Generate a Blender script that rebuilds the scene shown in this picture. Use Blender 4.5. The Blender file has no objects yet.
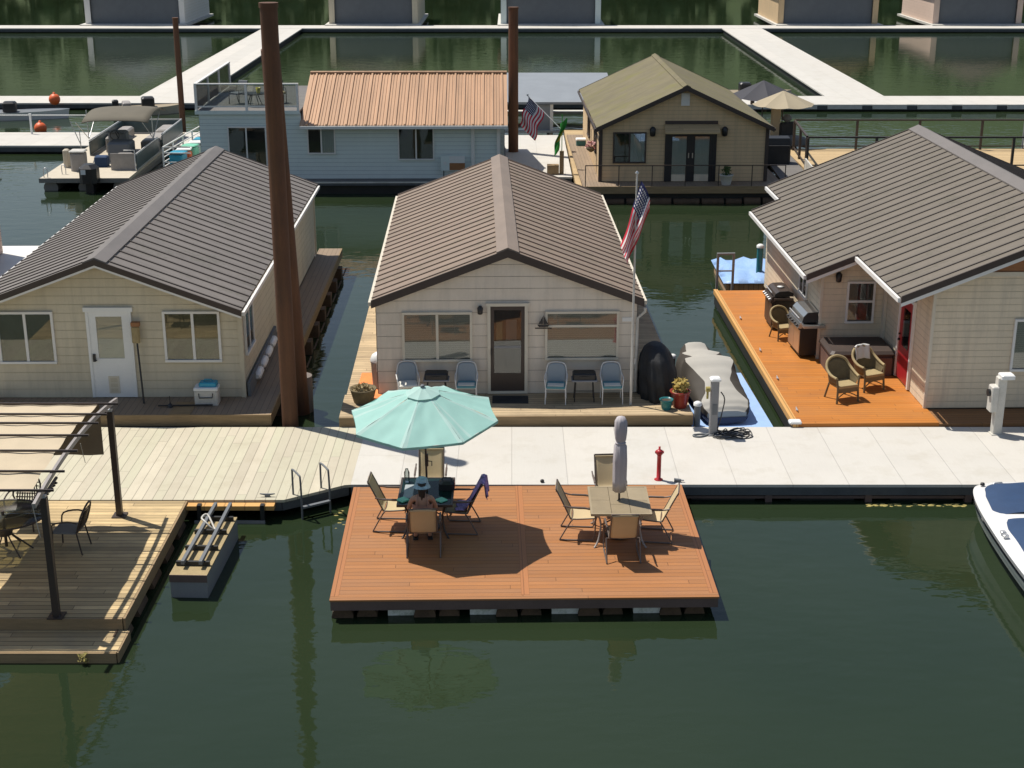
import bpy, math, random
from mathutils import Vector, Matrix
sc = bpy.context.scene
COL = sc.collection
RND = random.Random(11)
rad = math.radians
PI = math.pi
ZW = -0.40                      # water level; the main walkway's top is z = 0

# ------------------------------------------------------------------ materials
def _new(name):
    m = bpy.data.materials.new(name); m.use_nodes = True
    nt = m.node_tree; nt.nodes.clear()
    out = nt.nodes.new('ShaderNodeOutputMaterial')
    b = nt.nodes.new('ShaderNodeBsdfPrincipled')
    nt.links.new(b.outputs[0], out.inputs[0])
    return m, nt, b
def N(nt, t, **kw):
    n = nt.nodes.new('ShaderNode' + t)
    for k, v in kw.items(): setattr(n, k, v)
    return n
def L(nt, a, b): nt.links.new(a, b)
def math_node(nt, op, a, b=None, c=None):
    n = N(nt, 'Math', operation=op)
    for i, v in enumerate((a, b, c)):
        if v is None: continue
        if isinstance(v, (int, float)): n.inputs[i].default_value = v
        else: L(nt, v, n.inputs[i])
    return n.outputs[0]
def mixc(nt, f, a, b, mode='MIX'):
    n = N(nt, 'Mix', data_type='RGBA', blend_type=mode)
    for s, v in ((n.inputs[0], f), (n.inputs[6], a), (n.inputs[7], b)):
        if isinstance(v, (int, float)): s.default_value = v
        elif isinstance(v, tuple): s.default_value = (*v, 1)
        else: L(nt, v, s)
    return n.outputs[2]
def coords(nt, stretch=(1, 1, 1)):
    tc = N(nt, 'TexCoord'); mp = N(nt, 'Mapping')
    mp.inputs['Scale'].default_value = stretch
    L(nt, tc.outputs['Object'], mp.inputs[0])
    return mp.outputs[0]
def noise(nt, vec, scale, detail=4, rough=.6):
    n = N(nt, 'TexNoise'); n.inputs['Scale'].default_value = scale
    n.inputs['Detail'].default_value = detail; n.inputs['Roughness'].default_value = rough
    L(nt, vec, n.inputs['Vector']); return n.outputs['Fac']
def remap(nt, f, a, b, c, d):
    n = N(nt, 'MapRange'); n.clamp = True
    for i, v in enumerate((a, b, c, d)): n.inputs[i + 1].default_value = v
    L(nt, f, n.inputs[0]); return n.outputs[0]
def mat(name, col, rough=.6, var=.12, scale=2.0, fine=30.0, bump=0.0, metal=0.0, stretch=(1, 1, 1),
        dirt=None, dirt_amt=.0, dirt_scale=1.2, spec=.5, coat=0.0, streak=None, streak_amt=.0, streak_dir=(1, 1, 1), moss=None, moss_amt=.0, patch=0.0):
    m, nt, b = _new(name)
    v = coords(nt, stretch)
    n1 = noise(nt, v, scale); n2 = noise(nt, v, fine, 3)
    f = math_node(nt, 'ADD', math_node(nt, 'MULTIPLY', n1, .65), math_node(nt, 'MULTIPLY', n2, .35))
    f = remap(nt, f, .3, .7, 0, 1)
    c = mixc(nt, f, tuple(x * (1 - var) for x in col), tuple(min(1, x * (1 + var)) for x in col))
    if dirt:
        d = remap(nt, noise(nt, v, dirt_scale, 6, .7), .48, .72, 0, dirt_amt)
        c = mixc(nt, d, c, dirt)
    if streak:
        s_ = noise(nt, coords(nt, streak_dir), 1.0, 6, .72)
        c = mixc(nt, remap(nt, s_, .46, .70, 0, streak_amt), c, streak)
    if moss:
        s_ = math_node(nt, 'MULTIPLY', noise(nt, coords(nt), 1.1, 5, .6), noise(nt, coords(nt), 9.0, 4, .7))
        c = mixc(nt, remap(nt, s_, .27, .36, 0, moss_amt), c, moss)
    if patch:
        s_ = noise(nt, coords(nt), .45, 2, .4)
        c = mixc(nt, remap(nt, s_, .35, .65, patch, 0), c, tuple(x * .6 for x in col))
    L(nt, c, b.inputs['Base Color'])
    b.inputs['Roughness'].default_value = rough; b.inputs['Metallic'].default_value = metal
    b.inputs['Specular IOR Level'].default_value = spec
    b.inputs['Coat Weight'].default_value = coat
    if bump:
        bp = N(nt, 'Bump'); bp.inputs['Strength'].default_value = bump; bp.inputs['Distance'].default_value = .01
        L(nt, n2, bp.inputs['Height']); L(nt, bp.outputs[0], b.inputs['Normal'])
    return m
def planks(name, col, width=.14, across='Y', length=3.6, var=.12, groove=.05, gdark=.35, grain=.12, rough=.65,
           tint=None, tint_amt=0.0, dirt=None, dirt_amt=0.0, spec=.4):
    m, nt, b = _new(name)
    tc = N(nt, 'TexCoord'); sx = N(nt, 'SeparateXYZ'); L(nt, tc.outputs['Object'], sx.inputs[0])
    ac, al = (sx.outputs[1], sx.outputs[0]) if across == 'Y' else (sx.outputs[0], sx.outputs[1])
    u = math_node(nt, 'DIVIDE', ac, width)
    iu = math_node(nt, 'FLOOR', u); fu = math_node(nt, 'FRACT', u)
    w1 = N(nt, 'TexWhiteNoise', noise_dimensions='1D'); L(nt, iu, w1.inputs['W'])
    vv = math_node(nt, 'ADD', math_node(nt, 'DIVIDE', al, length), w1.outputs['Value'])
    iv = math_node(nt, 'FLOOR', vv); fv = math_node(nt, 'FRACT', vv)
    w2 = N(nt, 'TexWhiteNoise', noise_dimensions='2D')
    cb = N(nt, 'CombineXYZ'); L(nt, iu, cb.inputs[0]); L(nt, iv, cb.inputs[1]); L(nt, cb.outputs[0], w2.inputs['Vector'])
    c = mixc(nt, w2.outputs['Value'], tuple(x * (1 - var) for x in col), tuple(min(1, x * (1 + var)) for x in col))
    if tint:
        w3 = N(nt, 'TexWhiteNoise', noise_dimensions='2D'); o = N(nt, 'VectorMath', operation='ADD')
        L(nt, cb.outputs[0], o.inputs[0]); o.inputs[1].default_value = (17.3, 5.1, 0); L(nt, o.outputs[0], w3.inputs['Vector'])
        c = mixc(nt, math_node(nt, 'MULTIPLY', w3.outputs['Value'], tint_amt), c, tint)
    st = (2.0, 30, 30) if across == 'Y' else (30, 2.0, 30)
    g = noise(nt, coords(nt, st), 1.0, 5, .65)
    c = mixc(nt, remap(nt, g, .35, .7, 0, grain * 2), c, tuple(x * .55 for x in col))
    bl = noise(nt, coords(nt), .7, 5, .6)
    c = mixc(nt, remap(nt, bl, .4, .75, 0, .22), c, tuple(x * .7 for x in col))
    if dirt:
        c = mixc(nt, remap(nt, noise(nt, coords(nt), 1.3, 6, .7), .5, .7, 0, dirt_amt), c, dirt)
    e = math_node(nt, 'MINIMUM', fu, math_node(nt, 'SUBTRACT', 1.0, fu))
    gm = remap(nt, e, groove * .5, groove * 1.0, 1, 0)
    ev = math_node(nt, 'MINIMUM', fv, math_node(nt, 'SUBTRACT', 1.0, fv))
    jm = remap(nt, ev, .0012 * 3.6 / length, .002 * 3.6 / length, .8, 0)
    gj = math_node(nt, 'MAXIMUM', gm, jm)
    c = mixc(nt, math_node(nt, 'MULTIPLY', gj, 1 - gdark), c, (.02, .015, .01))
    L(nt, c, b.inputs['Base Color']); b.inputs['Roughness'].default_value = rough
    b.inputs['Specular IOR Level'].default_value = spec
    bp = N(nt, 'Bump'); bp.inputs['Strength'].default_value = .5; bp.inputs['Distance'].default_value = .01
    h = math_node(nt, 'SUBTRACT', math_node(nt, 'MULTIPLY', g, .3), gj)
    L(nt, h, bp.inputs['Height']); L(nt, bp.outputs[0], b.inputs['Normal'])
    return m
def glass(name, tint=(.75, .8, .8), opacity=.25, ior=1.6):
    m = bpy.data.materials.new(name); m.use_nodes = True
    nt = m.node_tree; nt.nodes.clear()
    out = N(nt, 'OutputMaterial'); tr = N(nt, 'BsdfTransparent'); gl = N(nt, 'BsdfGlossy'); df = N(nt, 'BsdfDiffuse')
    tr.inputs[0].default_value = (*tint, 1); gl.inputs['Roughness'].default_value = .02
    df.inputs[0].default_value = (tint[0] * .12, tint[1] * .12, tint[2] * .12, 1)
    fr = N(nt, 'Fresnel'); fr.inputs[0].default_value = ior
    m1 = N(nt, 'MixShader'); m1.inputs[0].default_value = opacity
    L(nt, tr.outputs[0], m1.inputs[1]); L(nt, df.outputs[0], m1.inputs[2])
    m2 = N(nt, 'MixShader'); L(nt, math_node(nt, 'ADD', fr.outputs[0], .045), m2.inputs[0])
    L(nt, m1.outputs[0], m2.inputs[1]); L(nt, gl.outputs[0], m2.inputs[2]); L(nt, m2.outputs[0], out.inputs[0])
    bp = N(nt, 'Bump'); bp.inputs['Strength'].default_value = .04; bp.inputs['Distance'].default_value = .02
    L(nt, noise(nt, coords(nt), 1.5, 1), bp.inputs['Height']); L(nt, bp.outputs[0], gl.inputs['Normal'])
    return m
def water_mat():
    m, nt, b = _new('water')
    v = coords(nt)
    big = noise(nt, v, .09, 3, .5)
    c = mixc(nt, remap(nt, big, .35, .65, 0, 1), (.0155, .0265, .012), (.023, .035, .016))
    L(nt, c, b.inputs['Base Color'])
    b.inputs['Roughness'].default_value = .035; b.inputs['IOR'].default_value = 1.33
    b.inputs['Specular IOR Level'].default_value = .68
    calm = remap(nt, noise(nt, v, .12, 3, .5), .4, .65, .15, 1)
    r1 = noise(nt, coords(nt, (1.0, 1.8, 1)), 1.1, 3, .5); r2 = noise(nt, coords(nt, (1, 1.5, 1)), 5.0, 2, .5)
    h = math_node(nt, 'ADD', math_node(nt, 'MULTIPLY', r1, .8), math_node(nt, 'MULTIPLY', math_node(nt, 'MULTIPLY', r2, calm), .16))
    bp = N(nt, 'Bump'); bp.inputs['Strength'].default_value = .20; bp.inputs['Distance'].default_value = .06
    L(nt, h, bp.inputs['Height']); L(nt, bp.outputs[0], b.inputs['Normal'])
    return m
def cloth(name, col, transl=.3, rough=.8, var=.06):
    m = mat(name, col, rough, var, 3, 60, .1, dirt=tuple(x * .78 for x in col), dirt_amt=.3, dirt_scale=.8); nt = m.node_tree
    b = [n for n in nt.nodes if n.type == 'BSDF_PRINCIPLED'][0]; out = [n for n in nt.nodes if n.type == 'OUTPUT_MATERIAL'][0]
    t = N(nt, 'BsdfTranslucent'); t.inputs[0].default_value = (*col, 1)
    mx = N(nt, 'MixShader'); mx.inputs[0].default_value = transl
    L(nt, b.outputs[0], mx.inputs[1]); L(nt, t.outputs[0], mx.inputs[2]); L(nt, mx.outputs[0], out.inputs[0])
    return m

M = {}
def defm(k, *a, **kw): M[k] = mat(k, *a, **kw)
M['water'] = water_mat()
M['walk_white'] = planks('walk_white', (.56, .53, .475), 1.15, 'X', 30, .035, .010, .82, .04, .75, dirt=(.40, .365, .29), dirt_amt=.38, tint=(.52, .51, .47), tint_amt=.4)
M['walk_beige'] = planks('walk_beige', (.53, .475, .365), .205, 'X', 4.2, .09, .045, .55, .05, .75, tint=(.45, .46, .32), tint_amt=.5, dirt=(.34, .29, .20), dirt_amt=.3)
M['comp_deck'] = planks('comp_deck', (.38, .157, .050), .142, 'Y', 4.9, .11, .05, .4, .10, .6, tint=(.33, .17, .085), tint_amt=.5, dirt=(.25, .13, .075), dirt_amt=.22)
M['comp_border'] = planks('comp_border', (.39, .160, .06), .142, 'X', 6, .05, .045, .5, .06, .55)
M['orange_deck'] = planks('orange_deck', (.49, .172, .024), .14, 'Y', 4.2, .10, .05, .45, .09, .6, tint=(.44, .19, .05), tint_amt=.5, dirt=(.33, .13, .04), dirt_amt=.4)
M['orange_edge'] = planks('orange_edge', (.62, .34, .11), .4, 'X', 3, .05, .04, .6, .06, .65)
M['perg_deck'] = planks('perg_deck', (.52, .385, .20), .145, 'Y', 2.4, .34, .07, .25, .28, .8, dirt=(.26, .2, .13), dirt_amt=.5)
M['old_wood'] = planks('old_wood', (.50, .38, .23), .15, 'Y', 3.0, .20, .07, .3, .25, .85, dirt=(.22, .16, .1), dirt_amt=.5)
M['old_wood_x'] = planks('old_wood_x', (.46, .30, .17), .15, 'X', 3.0, .18, .07, .3, .25, .85, dirt=(.22, .16, .1), dirt_amt=.4)
M['brown_deck'] = planks('brown_deck', (.27, .20, .135), .14, 'X', 3.0, .08, .05, .5, .10, .75)
M['grey_deck'] = planks('grey_deck', (.16, .15, .14), .14, 'Y', 3.0, .1, .05, .5, .12, .8)
M['tan_deck'] = planks('tan_deck', (.50, .36, .19), .14, 'Y', 3.0, .1, .05, .5, .10, .75)
defm('fascia_dark', (.125, .082, .07), .6, .2)
defm('fascia_grey', (.075, .08, .085), .7, .25, 3)
M['porch_wood'] = planks('porch_wood', (.27, .135, .055), .15, 'Y', 3.0, .12, .06, .4, .15, .75)
defm('chair_frame', (.125, .095, .08), .4, .15)
defm('fascia_wood', (.27, .185, .095), .75, .25, 2, stretch=(1, 8, 8))
defm('float_black', (.02, .02, .018), .6, .3)
defm('foam_white', (.74, .75, .68), .9, .2, 3, dirt=(.14, .2, .05), dirt_amt=.8, dirt_scale=4)
defm('slime', (.10, .13, .025), .8, .4, 6)
defm('old_log', (.10, .062, .035), .9, .4, 4)
defm('roof_brown', (.245, .185, .140), .62, .07, .8, 60, .15, dirt=(.195, .15, .115), dirt_amt=.45, spec=.3, streak=(.15, .12, .10), streak_amt=.5, streak_dir=(.5, 5, .5), moss=(.10, .10, .055), moss_amt=.3)
defm('roof_grey', (.185, .165, .150), .62, .07, .8, 60, .15, dirt=(.145, .13, .12), dirt_amt=.4, spec=.3, streak=(.11, .10, .09), streak_amt=.5, streak_dir=(.5, 5, .5), moss=(.08, .085, .05), moss_amt=.3)
defm('roof_taupe', (.158, .135, .107), .62, .07, .8, 60, .15, dirt=(.125, .108, .085), dirt_amt=.45, spec=.3, streak=(.10, .088, .07), streak_amt=.5, streak_dir=(.5, 5, .5), moss=(.07, .07, .04), moss_amt=.3)
defm('seam_brown', (.145, .103, .075), .7, .2)  # rib tones darkened to stand for shadow lines down the roofs
defm('seam_grey', (.083, .067, .056), .7, .2)
defm('cap_brown', (.24, .185, .145), .5, .10, 1, spec=.35, streak=(.19, .15, .12), streak_amt=.5, streak_dir=(2, .6, 2))
defm('cap_grey', (.175, .156, .142), .5, .10, 1, spec=.35, streak=(.13, .12, .11), streak_amt=.5, streak_dir=(2, .6, 2))
defm('rake_dark', (.05, .035, .028), .6, .15)
defm('trim_white', (.72, .70, .66), .5, .05, 2)
defm('trim_cream', (.62, .56, .45), .55, .06, 2)
defm('siding_white', (.69, .605, .50), .7, .05, .9, 40, dirt=(.58, .50, .40), dirt_amt=.5, streak=(.48, .43, .36), streak_amt=.45, streak_dir=(4, 4, .35))
defm('groove_white', (.34, .29, .235), .9, .2)  # groove tones: siding colours darkened to paint the shade between boards
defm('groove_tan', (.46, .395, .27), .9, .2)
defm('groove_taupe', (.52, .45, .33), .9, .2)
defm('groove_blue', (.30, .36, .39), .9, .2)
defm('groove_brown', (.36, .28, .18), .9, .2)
defm('siding_tan', (.59, .52, .385), .7, .05, .9, 40, dirt=(.49, .43, .32), dirt_amt=.5, streak=(.38, .34, .25), streak_amt=.45, streak_dir=(4, 4, .35))
defm('siding_taupe', (.70, .595, .435), .7, .05, .9, 40, dirt=(.58, .50, .37), dirt_amt=.45, streak=(.40, .36, .29), streak_amt=.4, streak_dir=(4, 4, .35))
defm('siding_blue', (.62, .69, .66), .7, .05, .9, 40, dirt=(.52, .59, .57), dirt_amt=.4)
defm('siding_brown', (.62, .445, .255), .7, .06, .9, 40, streak=(.38, .29, .19), streak_amt=.5, streak_dir=(4, 4, .35))
defm('siding_pink', (.62, .47, .38), .7, .05)
defm('gable_wood', (.30, .13, .05), .6, .2, 2, stretch=(1, 1, 8))
defm('rust_pile', (.115, .048, .021), .75, .3, 1.5, 25, .4, dirt=(.045, .028, .02), dirt_amt=.7, stretch=(1, 1, .35), streak=(.20, .09, .035), streak_amt=.55, streak_dir=(7, 7, .22), patch=.5)
defm('pile_sleeve', (.16, .135, .12), .8, .25)
defm('black_metal', (.018, .017, .018), .45, .2)
defm('bronze_metal', (.05, .035, .028), .45, .15)
defm('steel', (.55, .54, .52), .3, .06, metal=.9)
defm('alu', (.6, .6, .6), .4, .06, metal=.6)
defm('white_plastic', (.74, .74, .72), .4, .05)
defm('dirty_white', (.55, .53, .48), .6, .15, 3, dirt=(.3, .28, .22), dirt_amt=.5)
defm('grey_plastic', (.23, .23, .235), .5, .1)
defm('slate_grey', (.13, .14, .15), .6, .1)
defm('black_plastic', (.015, .015, .016), .45, .2)
defm('black_cover', (.014, .015, .017), .7, .4, 3, 14, .9, dirt=(.04, .04, .038), dirt_amt=.4)
defm('red_paint', (.42, .025, .03), .4, .12)
defm('red_door', (.36, .018, .022), .4, .08)
defm('teal_glaze', (.03, .17, .18), .25, .25)
defm('red_glaze', (.26, .035, .022), .3, .25)
defm('soil', (.06, .045, .03), .95, .3)
defm('dry_plant', (.45, .33, .09), .9, .3)
defm('green_plant', (.07, .12, .03), .85, .3)
defm('wicker', (.15, .115, .058), .75, .3, 8, 90, .6)
defm('wicker_light', (.34, .26, .13), .8, .2, 8, 90, .6)
defm('skin', (.42, .22, .14), .55, .06)
defm('hair', (.018, .011, .008), .5, .3, 6)
defm('hat_cloth', (.33, .47, .55), .85, .35, 22, 50)
defm('shirt', (.36, .2, .15), .85, .1)
defm('denim', (.05, .07, .12), .85, .2)
M['canopy_teal'] = cloth('canopy_teal', (.345, .60, .54), .22)
M['canopy_pale'] = cloth('canopy_pale', (.44, .645, .59), .22)
M['canopy_tan'] = cloth('canopy_tan', (.55, .455, .315), .10)
M['valance'] = cloth('valance', (.17, .13, .085), .04)  # darker than the canopy cloth: shade on the hanging panel painted in
M['sling'] = cloth('sling', (.60, .475, .28), .15)
M['sling_grey'] = cloth('sling_grey', (.15, .145, .14), .15)
M['cover_beige'] = cloth('cover_beige', (.41, .39, .345), .05)
M['cover_dark'] = cloth('cover_dark', (.05, .042, .033), .02)
M['umb_closed'] = cloth('umb_closed', (.50, .46, .47), .1)
M['umb_far'] = cloth('umb_far', (.45, .38, .26), .2)
M['umb_dark'] = cloth('umb_dark', (.05, .05, .06), .1)
M['cushion_white'] = cloth('cushion_white', (.68, .66, .58), 0)
M['cushion_teal'] = cloth('cushion_teal', (.10, .26, .30), 0)
M['chair_mesh'] = cloth('chair_mesh', (.34, .375, .39), .1)
M['tarp_blue'] = mat('tarp_blue', (.27, .43, .72), .45, .15, 2, 14, .8, dirt=(.4, .5, .7), dirt_amt=.5)
defm('dock_blue', (.30, .45, .72), .5, .12, 2, dirt=(.45, .52, .62), dirt_amt=.4)
M['glass'] = glass('glass', (.90, .92, .90), .04, 1.45)
M['glass_clear'] = glass('glass_clear', (.9, .95, .93), .25, 1.45)
M['glass_teal'] = glass('glass_teal', (.10, .30, .28), .55, 1.12)
M['glass_frost'] = glass('glass_frost', (.80, .80, .62), .45, 1.3)
defm('room_dark', (.025, .025, .024), .9, .4)
defm('room_olive', (.22, .20, .12), .9, .3, 1)
defm('curtain', (.70, .74, .74), .9, .1, 3, stretch=(12, 12, 1))
defm('blind', (.56, .52, .45), .7, .05)
defm('tile_tan', (.255, .20, .12), .55, .12, 3)
defm('tile_tan2', (.30, .24, .15), .55, .12, 3)
defm('grey_frame', (.30, .27, .25), .45, .1)
defm('orange_paint', (.75, .22, .05), .7, .25, 2, dirt=(.5, .3, .14), dirt_amt=.5)
defm('orange_buoy', (.75, .13, .03), .5, .1)
M['copper_roof'] = mat('copper_roof', (.43, .26, .15), .5, .22, .6, 10, 0, .1, (6, .3, 1))
M['moss_roof'] = mat('moss_roof', (.155, .132, .072), .85, .2, 1.2, 20, .4, dirt=(.15, .14, .03), dirt_amt=.8, dirt_scale=.9, streak=(.10, .085, .055), streak_amt=.6, streak_dir=(.5, 4, .5))
defm('shed_grey', (.22, .24, .26), .6, .1, 1)
defm('hull_grey', (.20, .19, .17), .5, .15)
defm('vinyl_grey', (.28, .26, .24), .6, .15, 4)
defm('boat_teal', (.05, .085, .095), .4, .25)
defm('boat_floor', (.50, .44, .34), .7, .1, 3)
defm('bimini', (.115, .10, .07), .8, .1)
defm('navy', (.016, .045, .11), .8, .12, 4, 60, .3)
defm('navy_paint', (.015, .02, .06), .4, .1)
defm('gelcoat', (.74, .73, .71), .25, .03, coat=.4)
defm('flag_red', (.62, .02, .05), .8, .1)
defm('flag_white', (.80, .78, .76), .8, .05)
defm('flag_blue', (.02, .025, .10), .8, .1)
defm('flag_green', (.04, .33, .05), .8, .15)
defm('flag_yellow', (.62, .45, .05), .8, .1)
defm('purple_towel', (.27, .20, .42), .9, .9, 9, 26)
defm('towel_white', (.68, .67, .64), .9, .05)
defm('cyan_plastic', (.02, .28, .42), .4, .1)
defm('mint_plastic', (.18, .55, .38), .4, .1)
defm('yellow_plastic', (.6, .5, .05), .4, .1)
defm('tree_leaf', (.045, .075, .02), .9, .45, .25, 3)
defm('bank_earth', (.10, .10, .05), .95, .3)
defm('foam_yellow', (.34, .28, .09), .95, .3, 10, 40, .6)
defm('warm_light_glass', (.5, .45, .35), .3, .1)

# ------------------------------------------------------------------ mesh builder
class MB:
    def __init__(s, T=None): s.v, s.f, s.m, s.s = [], [], [], []; s.T = T or Matrix()
    def add(s, vs, fs, m=0, smooth=False):
        b = len(s.v); s.v += [tuple(s.T @ Vector(p)) for p in vs]
        for f in fs: s.f.append([b + i for i in f]); s.m.append(m); s.s.append(smooth)
        return s
    def box(s, x0, x1, y0, y1, z0, z1, m=0):
        vs = [(x, y, z) for z in (z0, z1) for y in (y0, y1) for x in (x0, x1)]
        return s.add(vs, [(0, 2, 3, 1), (4, 5, 7, 6), (0, 1, 5, 4), (2, 6, 7, 3), (0, 4, 6, 2), (1, 3, 7, 5)], m)
    def rbox(s, x0, x1, y0, y1, z0, z1, r=.03, m=0):      # box with chamfered vertical and top edges
        def ring(d, z): return [(x0 + r + d, y0 + d, z), (x1 - r - d, y0 + d, z), (x1 - d, y0 + r + d, z), (x1 - d, y1 - r - d, z),
                                (x1 - r - d, y1 - d, z), (x0 + r + d, y1 - d, z), (x0 + d, y1 - r - d, z), (x0 + d, y0 + r + d, z)]
        vs = ring(0, z0) + ring(0, z1 - r) + ring(r * .9, z1)
        fs = [tuple(range(7, -1, -1)), tuple(range(16, 24))]
        for k in (0, 8):
            for i in range(8): j = (i + 1) % 8; fs.append((k + i, k + j, k + 8 + j, k + 8 + i))
        return s.add(vs, fs, m)
    def prism(s, poly, vec, m=0):
        n = len(poly); v = Vector(vec)
        vs = [tuple(p) for p in poly] + [tuple(Vector(p) + v) for p in poly]
        fs = [tuple(range(n - 1, -1, -1)), tuple(range(n, 2 * n))] + [(i, (i + 1) % n, n + (i + 1) % n, n + i) for i in range(n)]
        return s.add(vs, fs, m)
    def beam(s, p0, p1, w, h, m=0, up=(0, 0, 1)):
        p0, p1 = Vector(p0), Vector(p1); d = (p1 - p0).normalized(); u = Vector(up)
        if abs(d.dot(u)) > .98: u = Vector((0, 1, 0))
        a = d.cross(u).normalized() * (w / 2); b = a.cross(d).normalized() * (h / 2)
        vs = [p + sa * a + sb * b for p in (p0, p1) for sa, sb in ((-1, -1), (1, -1), (1, 1), (-1, 1))]
        return s.add(vs, [(0, 1, 2, 3), (7, 6, 5, 4), (0, 4, 5, 1), (1, 5, 6, 2), (2, 6, 7, 3), (3, 7, 4, 0)], m)
    def tube(s, pts, r, n=8, m=0, smooth=True):
        P = [Vector(p) for p in pts]; k = len(P); rs = r if isinstance(r, (list, tuple)) else [r] * k
        vs = []; a = None
        for i in range(k):
            d = (P[min(i + 1, k - 1)] - P[max(i - 1, 0)]).normalized()
            if a is None:
                u = Vector((0, 0, 1)) if abs(d.z) < .9 else Vector((1, 0, 0))
                a = d.cross(u).normalized()
            else: a = (a - d * a.dot(d)).normalized()
            b = d.cross(a)
            for j in range(n):
                t = 2 * PI * j / n; vs.append(P[i] + rs[i] * (math.cos(t) * a + math.sin(t) * b))
        s.add(vs, [(i * n + j, i * n + (j + 1) % n, (i + 1) * n + (j + 1) % n, (i + 1) * n + j) for i in range(k - 1) for j in range(n)], m, smooth)
        s.add(vs[:n], [tuple(range(n - 1, -1, -1))], m); return s.add(vs[-n:], [tuple(range(n))], m)
    def lathe(s, prof, n=16, cen=(0, 0, 0), m=0, smooth=True, sx=1, sy=1):
        cx, cy, cz = cen; k = len(prof)
        vs = [(cx + r * sx * math.cos(2 * PI * j / n), cy + r * sy * math.sin(2 * PI * j / n), cz + z) for r, z in prof for j in range(n)]
        s.add(vs, [(i * n + j, i * n + (j + 1) % n, (i + 1) * n + (j + 1) % n, (i + 1) * n + j) for i in range(k - 1) for j in range(n)], m, smooth)
        if prof[0][0] > 1e-4: s.add(vs[:n], [tuple(range(n - 1, -1, -1))], m)
        if prof[-1][0] > 1e-4: s.add(vs[-n:], [tuple(range(n))], m)
        return s
    def grid(s, fn, nu, nv, m=0, smooth=True, mf=None, thick=None):
        vs = [Vector(fn(i / nu, j / nv)) for i in range(nu + 1) for j in range(nv + 1)]
        W = nv + 1
        fs = [(i * W + j, (i + 1) * W + j, (i + 1) * W + j + 1, i * W + j + 1) for i in range(nu) for j in range(nv)]
        ms = [mf(i, j) if mf else m for i in range(nu) for j in range(nv)]
        b = len(s.v); s.v += [tuple(s.T @ p) for p in vs]
        for f, mm in zip(fs, ms): s.f.append([b + i for i in f]); s.m.append(mm); s.s.append(smooth)
        if thick:
            t = Vector(thick); b2 = len(s.v); s.v += [tuple(s.T @ (p + t)) for p in vs]
            for f, mm in zip(fs, ms): s.f.append([b2 + i for i in reversed(f)]); s.m.append(mm); s.s.append(smooth)
            ed = [(i * W, (i + 1) * W) for i in range(nu)] + [((i + 1) * W + nv, i * W + nv) for i in range(nu)] + \
                 [(j + 1, j) for j in range(nv)] + [(nu * W + j, nu * W + j + 1) for j in range(nv)]
            for p, q in ed: s.f.append([b + q, b + p, b2 + p, b2 + q]); s.m.append(m if not mf else ms[0]); s.s.append(False)
        return s
    def build(s, name, mats, parent=None, loc=None):
        me = bpy.data.meshes.new(name); me.from_pydata(s.v, [], s.f)
        for x in (mats if isinstance(mats, (list, tuple)) else [mats]): me.materials.append(M[x])
        me.polygons.foreach_set('material_index', s.m); me.polygons.foreach_set('use_smooth', s.s); me.update()
        o = bpy.data.objects.new(name, me); COL.objects.link(o)
        if parent: o.parent = parent
        if loc: o.location = Vector(loc) + OFF
        return o
def build_each(mb, name, mats, parent):
    """every connected piece of the builder becomes a part of its own"""
    par = list(range(len(mb.v)))
    def fd(i):
        while par[i] != i: par[i] = par[par[i]]; i = par[i]
        return i
    for f in mb.f:
        for i in f[1:]: par[fd(i)] = fd(f[0])
    grp = {}
    for k, f in enumerate(mb.f): grp.setdefault(fd(f[0]), []).append(k)
    out = []
    for ks in grp.values():
        n = MB(); ids = {}
        for k in ks:
            for i in mb.f[k]:
                if i not in ids: ids[i] = len(n.v); n.v.append(mb.v[i])
            n.f.append([ids[i] for i in mb.f[k]]); n.m.append(mb.m[k]); n.s.append(mb.s[k])
        out.append(n.build(name, mats, parent))
    return out
OFF = Vector((0, 0, 0))          # where the home being furnished sits
def seat(x=0, y=0, z=0): OFF.xyz = (x, y, z)
def tag(o, label=None, cat=None, group=None, kind=None):
    if label: o['label'] = label
    if cat: o['category'] = cat
    if group: o['group'] = group
    if kind: o['kind'] = kind
    return o
def thing(name, label, cat, loc=(0, 0, 0), rz=0.0, group=None):
    o = bpy.data.objects.new(name, None); o.empty_display_size = .2; COL.objects.link(o)
    o.location = Vector(loc) + OFF; o.rotation_euler = (0, 0, rz)
    return tag(o, label, cat, group)
def dup(o, loc, rz=0.0, label=None, parent=None):
    def cp(x, par):
        c = x.copy(); COL.objects.link(c); c.parent = par
        for ch in x.children: cp(ch, c)
        return c
    r = cp(o, parent); r.location = Vector(loc) + OFF; r.rotation_euler = (0, 0, rz)
    if label: r['label'] = label
    return r
def arc(c, r, a0, a1, n, ax='xz', y=0):
    out = []
    for i in range(n + 1):
        a = rad(a0 + (a1 - a0) * i / n); p, q = c[0] + r * math.cos(a), c[1] + r * math.sin(a)
        out.append((p, y, q) if ax == 'xz' else ((y, p, q) if ax == 'yz' else (p, q, y)))
    return out
def smooth_path(pts, n=4):
    P = [Vector(p) for p in pts]; out = []
    for i in range(len(P) - 1):
        p0 = P[max(i - 1, 0)]; p1 = P[i]; p2 = P[i + 1]; p3 = P[min(i + 2, len(P) - 1)]
        for k in range(n):
            t = k / n
            out.append(.5 * ((2 * p1) + (p2 - p0) * t + (2 * p0 - 5 * p1 + 4 * p2 - p3) * t * t + (3 * p1 - p0 - 3 * p2 + p3) * t ** 3))
    out.append(P[-1]); return out
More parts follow.
